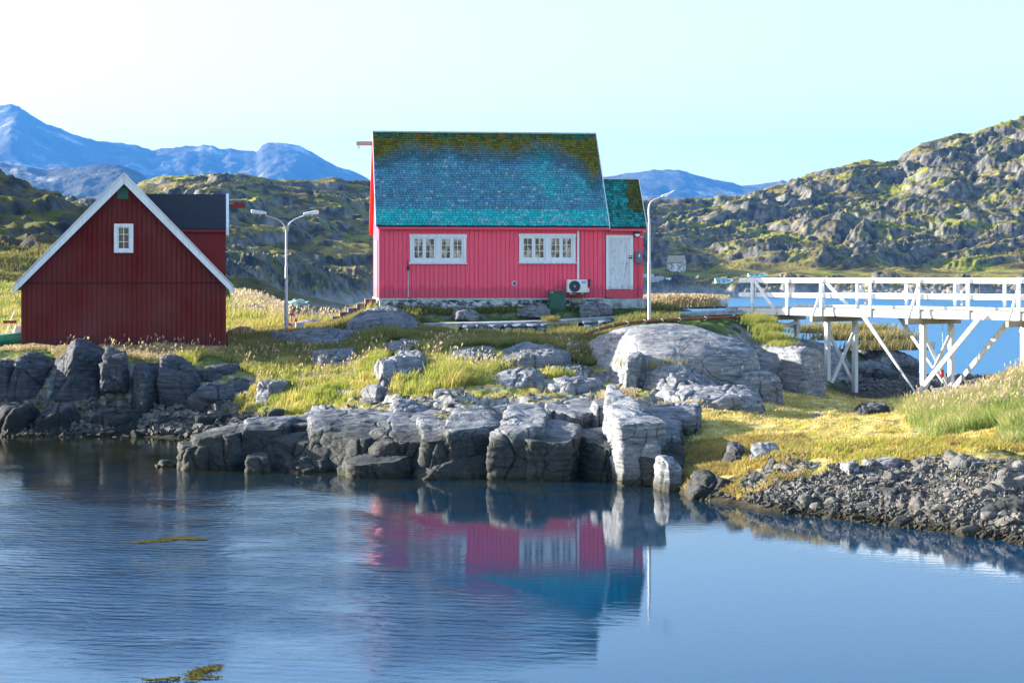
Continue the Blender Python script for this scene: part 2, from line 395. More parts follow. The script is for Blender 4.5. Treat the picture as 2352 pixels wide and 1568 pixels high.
def H(x, y, detail=True):
    x = np.asarray(x, float); y = np.asarray(y, float)
    w = fbm(x*.5, y*.5, 0, 3, 21)*.5
    flat = sstep(66, 67, y)*(1-sstep(80, 84, y))
    bank = sstep(1700, 1800, CX+F*x/y)*(1-sstep(38, 40, y))
    Xp = CX+F*x/y
    z = macro(x, y - pull(Xp)*(1-sstep(46, 51, y)) + w*(1-flat)*(1-bank)*.6)
    land = sstep(-.2, .1, z)
    z = z + fbm(x*.55, y*.55, 0, 4, 31)*.16*land*(1-.8*flat)
    lo = (1-sstep(56, 60, y))*(1-sstep(1560, 1620, CX+F*x/y))
    # ledges of bare bedrock between the shore rocks and the grass
    hq = .34; zq = (z + .22*fbm(x*.45, y*.8, 0, 4, 43))/hq; fq = zq-np.floor(zq)
    zl = (np.floor(zq)+.18*fq+.82*sstep(.74, .98, fq))*hq - .22*fbm(x*.45, y*.8, 0, 4, 43)
    f1, f2, cid = worley(x*.9+.3*perlin(x, y, 0, 45), y*1.1+.3*perlin(x, y, 5, 45), 0*x, 47)
    z = z + lo*sstep(.1, .4, z)*((zl-z)*.9 + (cid-.5)*.16 - (1-sstep(0, .07, f2-f1))*.12)
    z = z + lo*land*(ridged(x*1.4, y*1.4, 0, 5, 41)*.05)
    z = z + 5.2*np.exp(-((x+22.6)/2.4)**4-((y-57.4)/1.9)**4)      # unseen mound added outside the left edge to shade the cove
    if detail: z = z + fbm(x*3.1, y*3.1, 0, 4, 61)*.045*land
    return z
def ground_color(x, y, z, nz):
    X, n, n2, meadow, gravel, shore, house = zones(x, y)
    nf = fbm(x*5, y*5, 0, 3, 71)
    def C(c): return np.array(c)[None, :]*np.ones((x.size, 1))
    def K(k): return k[:, None]
    green = mix(C((.022, .050, .008)), C((.065, .10, .015)), K(sstep(-.4, .4, n2)))
    dry = mix(C((.30, .22, .075)), C((.42, .33, .14)), K(sstep(-.4, .4, nf)))
    gold = mix(C((.42, .29, .08)), C((.62, .50, .21)), K(sstep(-.45, .45, n2)))
    gold = mix(gold, C((.26, .27, .035)), K(sstep(.05, .4, fbm(x*.9, y*1.8, 0, 4, 83))*.8))
    gold = mix(gold, C((.14, .075, .03)), K(sstep(.30, .5, fbm(x*1.1, y*2.6, 0, 5, 87))*.7))
    rock = mix(C((.13, .135, .14)), C((.34, .34, .34)), K(sstep(-.5, .5, nf)))
    soil = mix(C((.028, .022, .016)), C((.10, .085, .06)), K(sstep(-.4, .5, nf)))
    c = mix(green, dry, K(sstep(.05, .45, n)*.65*(1-sstep(60, 63, y))))
    lo = (1-sstep(50.5, 53.0, y + n*2.5))*(1-sstep(1400, 1480, X))*(1-sstep(-.15, .15, n2+nf*.3)*.9)
    band = (1-sstep(57, 60, y))*(1-sstep(1500, 1580, X))
    c = mix(c, mix(C((.19, .20, .028)), C((.34, .26, .09)), K(sstep(-.2, .3, n2))), K(band))
    c = mix(c, gold, K(meadow))
    rockl = mix(C((.045, .048, .052)), C((.20, .205, .21)), K(sstep(-.45, .5, nf + n*.5)))
    c = mix(c, rockl, K(lo))
    steep = 1-sstep(.72, .9, nz + nf*.06)
    c = mix(c, rock, K(np.clip(steep, 0, 1)))
    c = mix(c, soil, K(shore*(1-meadow)))
    c = mix(c, mix(C((.06, .065, .075)), C((.17, .18, .20)), K(sstep(-.3, .3, nf))), K(gravel))
    c = mix(c, C((.02, .018, .008)), K(1-sstep(.02, .12, z)))
    return c
def grid_mesh(name, us, ys, hf, mat, colf=None, uv_is_x=False, disp=None):
    U, Y = np.meshgrid(us, ys, indexing='ij')
    Xw = U*Y if not uv_is_x else U
    z = hf(Xw.ravel(), Y.ravel()).reshape(Xw.shape)
    P = np.stack([Xw, Y, z], -1)
    a = np.gradient(P, axis=0); b = np.gradient(P, axis=1)
    nn = np.cross(a, b); nn /= np.linalg.norm(nn, axis=-1, keepdims=True)+1e-9
    if disp: P = P + disp(P, nn)
    ni, nj = Xw.shape
    idx = np.arange(ni*nj).reshape(ni, nj)
    Fq = np.stack([idx[:-1, :-1], idx[1:, :-1], idx[1:, 1:], idx[:-1, 1:]], -1).reshape(-1, 4)
    c = colf(Xw.ravel(), Y.ravel(), z.ravel(), np.abs(nn[..., 2]).ravel()) if colf else None
    return np_mesh(name, P.reshape(-1, 3), Fq, mat, smooth=True, col=c)
ys = np.concatenate([np.arange(27, 31, .25), np.arange(31, 41, .05), np.arange(41, 47, .045), np.arange(47, 62, .06), np.arange(62, 72, .09), np.arange(72, 130, .35)])
us = np.linspace(-.36, .36, 820)
ground = grid_mesh('ground', us, ys, H, M['ground'], ground_color)
tag(ground, kind='structure')

# ================================================================ hills and mountains
def sil(X, pts): return np.interp(X, [p[0] for p in pts], [p[1] for p in pts])
def hillcolor(x, y, z, nz):
    n = fbm(x*.05, y*.05, 0, 5, 91); nf = fbm(x*.35, y*.35, z*.35, 4, 95)
    C = lambda c: np.array(c)[None, :]*np.ones((x.size, 1))
    K = lambda k: k[:, None]
    rock = mix(C((.040, .042, .048)), C((.20, .19, .175)), K(sstep(-.5, .5, nf)))
    heath = mix(C((.060, .055, .012)), C((.26, .205, .05)), K(sstep(-.4, .4, fbm(x*.12, y*.12, 0, 4, 99))))
    heath = mix(heath, C((.21, .22, .015)), K(sstep(.0, .35, n)*.8))
    g = sstep(.69, .90, nz + nf*.14 + n*.10)
    c = mix(rock, heath, K(g*.92))
    return mix(c, C((.36, .35, .34)), K((1-sstep(1.2, 3.4, z + nf))*.75))
HS = [(-400,440),(0,458),(70,455),(200,457),(240,470),(290,455),(330,425),(400,412),(530,405),(600,409),(640,418),(680,421),(720,424),(760,418),(810,428),(860,430),(1000,440),(1200,455),(1480,474),(1560,472),(1640,470),(1680,462),(1720,452),(1760,447),(1800,432),(1850,412),(1900,402),(1960,385),(2000,381),(2030,382),(2062,378),(2085,360),(2110,350),(2140,338),(2180,322),(2230,316),(2262,305),(2290,298),(2352,280),(2450,262),(2700,240),(3000,235)]
HF = [(-400,190),(500,215),(860,262),(1100,330),(1400,425),(1500,438),(3000,432)]     # shore distance
HR = [(-400,400),(500,420),(860,480),(1200,560),(1500,640),(3000,720)]                # ridge distance
def hill_h(x, y):
    X = CX+F*x/y
    yf, yr, ys_ = sil(X, HF), sil(X, HR), sil(X, HS)
    zr = CAMH + (HY-ys_)*yr/F
    t = (y-yf)/(yr-yf)
    shelf = 4.2*sstep(1300, 1480, X)
    bank = 2.2*sstep(-.01, .035, t)
    tt = np.clip(t, 0, 1)
    # shelf first, then the slope up to the ridge
    kx = sstep(1150, 1500, X)*.27; ts = np.clip((tt-kx)/(1-kx), 0, 1)
    body = bank + shelf*sstep(.03, .30, tt) + (zr-2.2-shelf)*(.55*ts + .45*ts**1.5)
    z = np.where(t < 0, -2 + 2*np.clip(1+t*12, 0, 1), body)
    back = np.clip(t-1, 0, 1); z = np.where(t > 1, zr - (zr*.9)*back**1.3*1.5, z)
    # crags: ledges that dip to the left, steep sides, boulders
    wx = x + 16*fbm(x*.02, y*.02, 0, 3, 101); wy = y + 16*fbm(x*.02+9, y*.02, 0, 3, 102)
    a = R(38)
    p = wx*math.cos(a)+wy*math.sin(a); q = -wx*math.sin(a)+wy*math.cos(a)
    rg = ridged(p*.016, q*.045, 0, 5, 111, .55)
    f1, f2, cid = worley(p*.024, q*.055, 0*p, 5)
    bl = (cid-.5)*np.clip((f2-f1)*3.0, 0, 1)
    f1b, f2b, cidb = worley(p*.15+3, q*.24, 0*p, 9)
    bb = (cidb-.5)*np.clip((f2b-f1b)*3.0, 0, 1)
    fine = ridged(p*.22, q*.5, 0, 4, 121, .6)
    hh = mix(3.4, 5.0, sstep(900, 1500, X)); wz = 4.5*fbm(wx*.018, wy*.03, 0, 5, 103)+1.2*fbm(x*.12, y*.12, 0, 3, 104)
    qz = (z + wz)/hh; fz = qz-np.floor(qz)
    zt = (np.floor(qz) + .22*fz + .78*sstep(.80, .99, fz))*hh - wz
    tk = sstep(.06, .14, t)*(1-.6*sstep(.93, 1.0, t))*(1-sstep(1300, 1450, X)*(1-sstep(.27, .36, t)))
    z = z + (zt-z)*tk*.65
    amp = sstep(.0, .10, t)*(1-.45*sstep(.88, 1.0, t))*(1 - .90*(sstep(1300, 1450, X)*(1-sstep(.25, .33, t))))
    sc = mix(.60, 1.0, sstep(900, 1500, X))
    z = z + amp*sc*(rg*6.0 + bl*8.0 + bb*1.6 + fine*1.15)
    z = z + np.where((t > 0) & (t < .1), np.abs(fine)*1.4 + np.maximum(bb, -.1)*mix(1.5, 6.0, sstep(1400, 1500, X)), 0)
    return z
# rows spaced so that each is a pixel or two high
def rows(a, b, d0, d1):
    out = [a]
    while out[-1] < b: out.append(out[-1] + mix(d0, d1, (out[-1]-a)/(b-a)))
    return np.array(out)
hills = grid_mesh('hills', np.linspace(-.30, .36, 900), rows(175, 800, .55, 1.1), hill_h, M['hill'], hillcolor)
tag(hills, kind='structure')

LS = [(-1400,150),(-900,230),(-300,350),(0,430),(60,444),(110,462),(150,480),(185,500),(230,540),(300,600),(380,628),(500,650),(560,655),(620,668),(700,690),(800,702),(900,712)]
def left_h(x, y):
    X = CX+F*x/y
    yf, yr = 104.0, 165.0
    zr = CAMH + (HY-sil(X, LS))*yr/F
    t = (y-yf)/(yr-yf); tt = np.clip(t, 0, 1)
    base = np.where(X < 500, 2.2, -1.5) * sstep(0, .1, t) - (t < 0)*1.5
    z = base + (zr-base)*(.35*tt+.65*tt**1.4)
    z = np.where(t > 1, zr - np.clip(t-1, 0, 2)*14, z)
    wz = 1.5*fbm(x*.06, y*.08, 0, 4, 133); qz = (z+wz)/1.8; fz = qz-np.floor(qz)
    z = z + ((np.floor(qz)+.25*fz+.75*sstep(.78, .99, fz))*1.8 - wz - z)*sstep(4, 7, z)*.85
    rg = ridged(x*.06, y*.06, 0, 5, 131, .55); f1, f2, cid = worley(x*.13, y*.13, 0*x, 15)
    return z + sstep(0, .2, t)*sstep(1.5, 5, z)*(rg*1.8 + (cid-.5)*np.clip((f2-f1)*3, 0, 1)*3.0 + ridged(x*.4, y*.4, 0, 4, 137)*.5)
lefthill = grid_mesh('hills', np.linspace(-.46, -.05, 420), rows(98, 215, .22, .45), left_h, M['hill'], lambda x, y, z, nz: hillcolor(x, y, z, nz)*.55)  # hill colours darkened, the shade on this slope is painted in
tag(lefthill, kind='structure')

def mount(name, S, yf, yr, seed, u0, u1, nu, ny, rough, mat):
    def h(x, y):
        X = CX+F*x/y
        zr = CAMH+(HY-sil(X, S))*yr/F
        t = (y-yf)/(yr-yf); tt = np.clip(t, 0, 1)
        z = zr*(.30*tt+.70*tt**1.8)
        z = np.where(t > 1, zr*(1-np.clip((t-1)*1.6, 0, 1)), z) - 12*(t < .01)
        s = 1/rough
        rg = ridged(x*s, y*s*.5, 0, 6, seed, .56)
        return z + zr*.16*rg*sstep(.02, .35, t)*(1-.72*sstep(.80, 1.0, t)) + ridged(x*s*7, y*s*5, 0, 4, seed+9, .6)*zr*.022*sstep(.1, .3, t)
    return tag(grid_mesh(name, np.linspace(u0, u1, nu), np.linspace(yf, yr*1.35, ny), h, mat), kind='structure')
mm = NT('mountain_rock')
c = mm.ramp(mm.noise(mm.pos((.0035, .0035, .0012)), 1.6, 9, .65), [(.35, (.03, .03, .03)), (.56, (.10, .10, .09)), (.68, (.50, .48, .45))])
mm.bump(mm.noise(mm.pos((.01, .01, .01)), 1.5, 8, .65), .8, 22)
mm.base(c, .95, spec=.1); M['mount'] = mm.m
S2 = [(-900,300),(-400,300),(-200,300),(-60,283),(0,262),(25,258),(45,262),(70,278),(110,296),(140,305),(170,321),(205,330),(240,334),(280,340),(318,348),(345,356),(352,358),(372,350),(395,350),(425,345),(452,348),(465,345),(488,346),(505,352),(530,345),(560,350),(590,356),(602,340),(615,334),(640,333),(665,337),(700,350),(738,368),(775,384),(810,395),(850,415),(900,428),(1000,440),(1200,430),(1400,410),(1476,403),(1500,401),(1560,402),(1600,411),(1640,420),(1680,428),(1704,432),(1760,427),(1786,425),(1795,421),(1810,426),(1900,436),(2200,450),(3000,440)]
S3 = [(200,480),(340,370),(360,356),(385,350),(392,340),(405,334),(418,340),(440,352),(480,380),(560,470),(700,600)]
S1 = [(-900,400),(-200,380),(0,381),(40,385),(80,393),(110,396),(135,394),(160,394),(200,390),(235,386),(270,388),(300,396),(330,412),(360,436),(400,470),(450,520),(520,600),(620,640)]
mount('mountains', S2, 4600, 6600, 201, -.42, .42, 760, 260, 900., M['mount'])
mount('mountains', S3, 6700, 7000, 221, -.24, -.11, 160, 90, 700., M['mount'])
mount('mountains', S1, 2300, 3200, 211, -.42, -.12, 420, 220, 420., M['mount'])

# ================================================================ water
t = NT('sea_water')
g = t.new('ShaderNodeNewGeometry')
sx = t.new('ShaderNodeSeparateXYZ'); t.link(g.outputs['Position'], sx.inputs[0])
shallow = t.noise(t.pos((.5, .35, 1)), 1.7, 7, .65)
near = t.ramp(t.math('ADD', t.math('DIVIDE', sx.outputs['Y'], 60.), t.math('MULTIPLY', t.math('SUBTRACT', shallow, .5), .25)), [(.45, 0), (.78, 1)])
far = t.math('GREATER_THAN', sx.outputs['Y'], 70.)
deep = (.001, .028, .075)
bed = t.ramp(shallow, [(.35, (.003, .006, .003)), (.6, (.016, .016, .004)), (.75, (.022, .012, .004))])
c = t.mixc(t.math('MULTIPLY', near, t.math('SUBTRACT', 1.0, far)), deep, bed)
c = t.mixc(far, c, (.012, .11, .24))
# wind ripples on the left and in the middle, calm water on the right and under the rocks
wob = t.noise(t.pos((.16, .22, 1)), 1.0, 5)
e = t.math('ADD', sx.outputs['X'], t.math('MULTIPLY', sx.outputs['Y'], .27))
e = t.math('ADD', e, t.math('MULTIPLY', t.math('SUBTRACT', wob, .5), 4.0))
rip = t.ramp(t.math('MULTIPLY', t.math('SUBTRACT', e, 6.0), .55), [(.0, 1), (.4, .20), (1.0, .02)])
ny = t.ramp(t.math('DIVIDE', sx.outputs['Y'], 60.), [(.0, 1), (.62, 1), (.71, .14), (1.0, .08)])
nb = t.ramp(t.math('DIVIDE', sx.outputs['Y'], 60.), [(.36, .12), (.42, 1)])
amp = t.math('MULTIPLY', t.math('MULTIPLY', rip, ny), nb)
amp = t.math('MULTIPLY', amp, t.ramp(t.noise(t.pos((.35, .5, 1), (0, 0, R(25))), 1.0, 4, .6), [(.38, .35), (.62, 1.0)]))
amp = t.math('MAXIMUM', amp, t.math('MULTIPLY', far, .8))
amp = t.math('MAXIMUM', amp, .02)
w1 = t.new('ShaderNodeTexWave'); w1.inputs['Scale'].default_value = 1.15; w1.inputs['Distortion'].default_value = 3.5; w1.inputs['Detail'].default_value = 3.5; w1.inputs['Detail Scale'].default_value = 1.6
w1.bands_direction = 'Y'; t.link(t.pos((.75, 1.0, 1), (0, 0, R(14))), w1.inputs['Vector'])
n1 = t.noise(t.pos((1.2, 2.6, 1), (0, 0, R(-12))), 2.2, 5, .6)
n2 = t.noise(t.pos((.35, .7, 1), (0, 0, R(10))), 1.0, 2, .5)
hgt = t.math('ADD', t.math('MULTIPLY', w1.outputs['Fac'], .16), t.math('ADD', t.math('MULTIPLY', n1, .9), t.math('MULTIPLY', n2, .5)))
hgt = t.math('MULTIPLY', hgt, amp)
t.bump(hgt, 1.0, .045)
t.base(c, .012, spec=.5); t.link(t.math('MULTIPLY', far, .30), t.b.inputs['Roughness']); t.b.inputs['IOR'].default_value = 1.25; t.b.inputs['Specular Tint'].default_value = (.12, .55, .90, 1)
M['water'] = t.m
wm = MB(); wm.add([(-9000, 4, 0), (9000, 4, 0), (9000, 11000, 0), (-9000, 11000, 0)], [(0, 1, 2, 3)])
tag(wm.build('water', M['water']), kind='structure')
# ================================================================ rocks, each a thing of its own
_cube = {}
def cube_sphere(n):
    if n in _cube: return _cube[n]
    g = np.linspace(-1, 1, n+1); g = np.tan(g*math.pi/4)
    A, B = np.meshgrid(g, g, indexing='ij'); O = np.ones_like(A)
    V, Q = [], []
    for k, P in enumerate([(O, A, B), (-O, B, A), (B, O, A), (A, -O, B), (A, B, O), (B, A, -O)]):
        off = k*(n+1)**2
        V.append(np.stack(P, -1).reshape(-1, 3))
        idx = np.arange((n+1)**2).reshape(n+1, n+1)+off
        Q.append(np.stack([idx[:-1, :-1], idx[1:, :-1], idx[1:, 1:], idx[:-1, 1:]], -1).reshape(-1, 4))
    V = np.concatenate(V); Q = np.concatenate(Q)
    key = np.round(V, 5); _, first, inv = np.unique(key, axis=0, return_index=True, return_inverse=True)
    V = V[first]; Q = inv.reshape(-1)[Q]
    V /= np.linalg.norm(V, axis=1)[:, None]
    _cube[n] = (V, Q); return _cube[n]
def rock_shape(dim, seed, n=40, p=5.0, cuts=9, rough=1.0, joints=1.0, lean=0.0, crack=1.0, flat=0.0):
    """rounded block cut by random planes, then joints, layers and grain, in metres"""
    r = np.random.default_rng(seed)
    D, Q = cube_sphere(n)
    D = D + 1e-9
    rad = (np.abs(D)**p).sum(1)**(-1/p)
    K = [rad]
    for _ in range(int(cuts*1.5)):
        nv = r.normal(size=3); nv[2] = abs(nv[2])*.30 if r.random() < .8 else abs(nv[2])+1.2; nv /= np.linalg.norm(nv)
        h = r.uniform(.72, 1.05); dd = D@nv
        K.append(np.where(dd > .05, h/np.maximum(dd, .05), 9.))
    K = np.stack(K); s = 26.0
    rad = -np.log(np.exp(-s*K).sum(0))/s
    P = D*rad[:, None]
    hd = np.array(dim)/2.0
    P = P*hd
    P[:, 0] += P[:, 2]*lean
    N = D/hd; N /= np.linalg.norm(N, axis=1)[:, None]
    o = r.uniform(0, 50, 3); q = P+o
    m = float(min(dim)); L = float(np.cbrt(dim[0]*dim[1]*dim[2]))
    d = fbm(q[:, 0]*.9/L*2, q[:, 1]*.9/L*2, q[:, 2]*.9/L*2, 4, seed % 40)*.055*L*rough
    d += fbm(q[:, 0]*2.2, q[:, 1]*2.2, q[:, 2]*2.2, 4, seed % 30+3)*.040*rough*min(1, L)
    # layers of the gneiss
    s_ = q[:, 2]*.9+q[:, 0]*.33-q[:, 1]*.2 + fbm(q[:, 0], q[:, 1], q[:, 2], 3, 9)*.25
    f = s_/.16; f = f-np.floor(f); d += (np.abs(f-.5)*2)**3*.022*rough*min(1, L)
    wq = q + .25*np.stack([perlin(q[:, 0], q[:, 1], q[:, 2], 77), perlin(q[:, 0], q[:, 1], q[:, 2], 78), perlin(q[:, 0], q[:, 1], q[:, 2], 79)], -1)
    f1, f2, cid = worley(wq[:, 0]*.95, wq[:, 1]*.95, wq[:, 2]*.42, seed % 50)
    d += joints*((cid-.5)*.15*min(1, L*.6) - (1-sstep(0, .06, f2-f1))*.10*crack)
    f1, f2, cid = worley(wq[:, 0]*2.4, wq[:, 1]*2.4, wq[:, 2]*1.4, seed % 50+1)
    d += joints*((cid-.5)*.05 - (1-sstep(0, .08, f2-f1))*.03*crack)
    P = P + N*d[:, None]
    if flat:      # glacier-planed top, tilted a little
        zt = hd[2]*flat + P[:, 0]*r.uniform(-.10, .06) + P[:, 1]*.10 + fbm(q[:, 0]*.8, q[:, 1]*.8, 0*q[:, 0], 4, 12)*.12
        k = 14.0/max(.5, hd[2]); P[:, 2] = -np.log(np.exp(-k*P[:, 2])+np.exp(-k*zt))/k
    return P, Q
def rock(X0, X1, Yt, Yb, yf, depth, label, seed, group=None, p=5.0, cuts=9, rough=1., joints=1., lean=0., mat='rock', rot=None, n=None, cat='rock', bury=.45, crack=1.0, name='rock'):
    w = (X1-X0)/F*(yf+depth*.3)
    zb = CAMH-(Yb-HY)*yf/F; zt = CAMH-(Yt-HY)*(yf+depth*.45)/F
    zb = zb-bury; h = max(zt-zb, .12)
    yc = yf+depth/2; xc = ((X0+X1)/2-CX)/F*(yf+depth*.3)
    if n is None: n = int(np.clip(max(w, depth)*15, 20, 84))
    flat = 0.0
    if group == G2 and p >= 6: w *= 1.12; h *= 1.12; flat = .80; cuts = max(3, cuts//2)
    V, Q = rock_shape((w*1.02, depth, h), seed, n, p, cuts, rough, joints, lean, crack, flat)
    if group == G1 and mat == 'rock': mat = 'rock_shaded'
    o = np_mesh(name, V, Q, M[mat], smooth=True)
    o.location = (xc, yc, zb+h/2)
    o.rotation_euler = (0, 0, rot if rot is not None else ((seed*37) % 20-10)/57.)
    return tag(o, label, cat, group)
G1 = 'dark cliff rocks below the dark red barn'
G2 = 'rocks along the waterline in front of the pink house'
G3 = 'rock slabs lying in the grass slope'
G4 = 'big rocks between the lamp and the white bridge'
G5 = 'rocks in the meadow on the right'
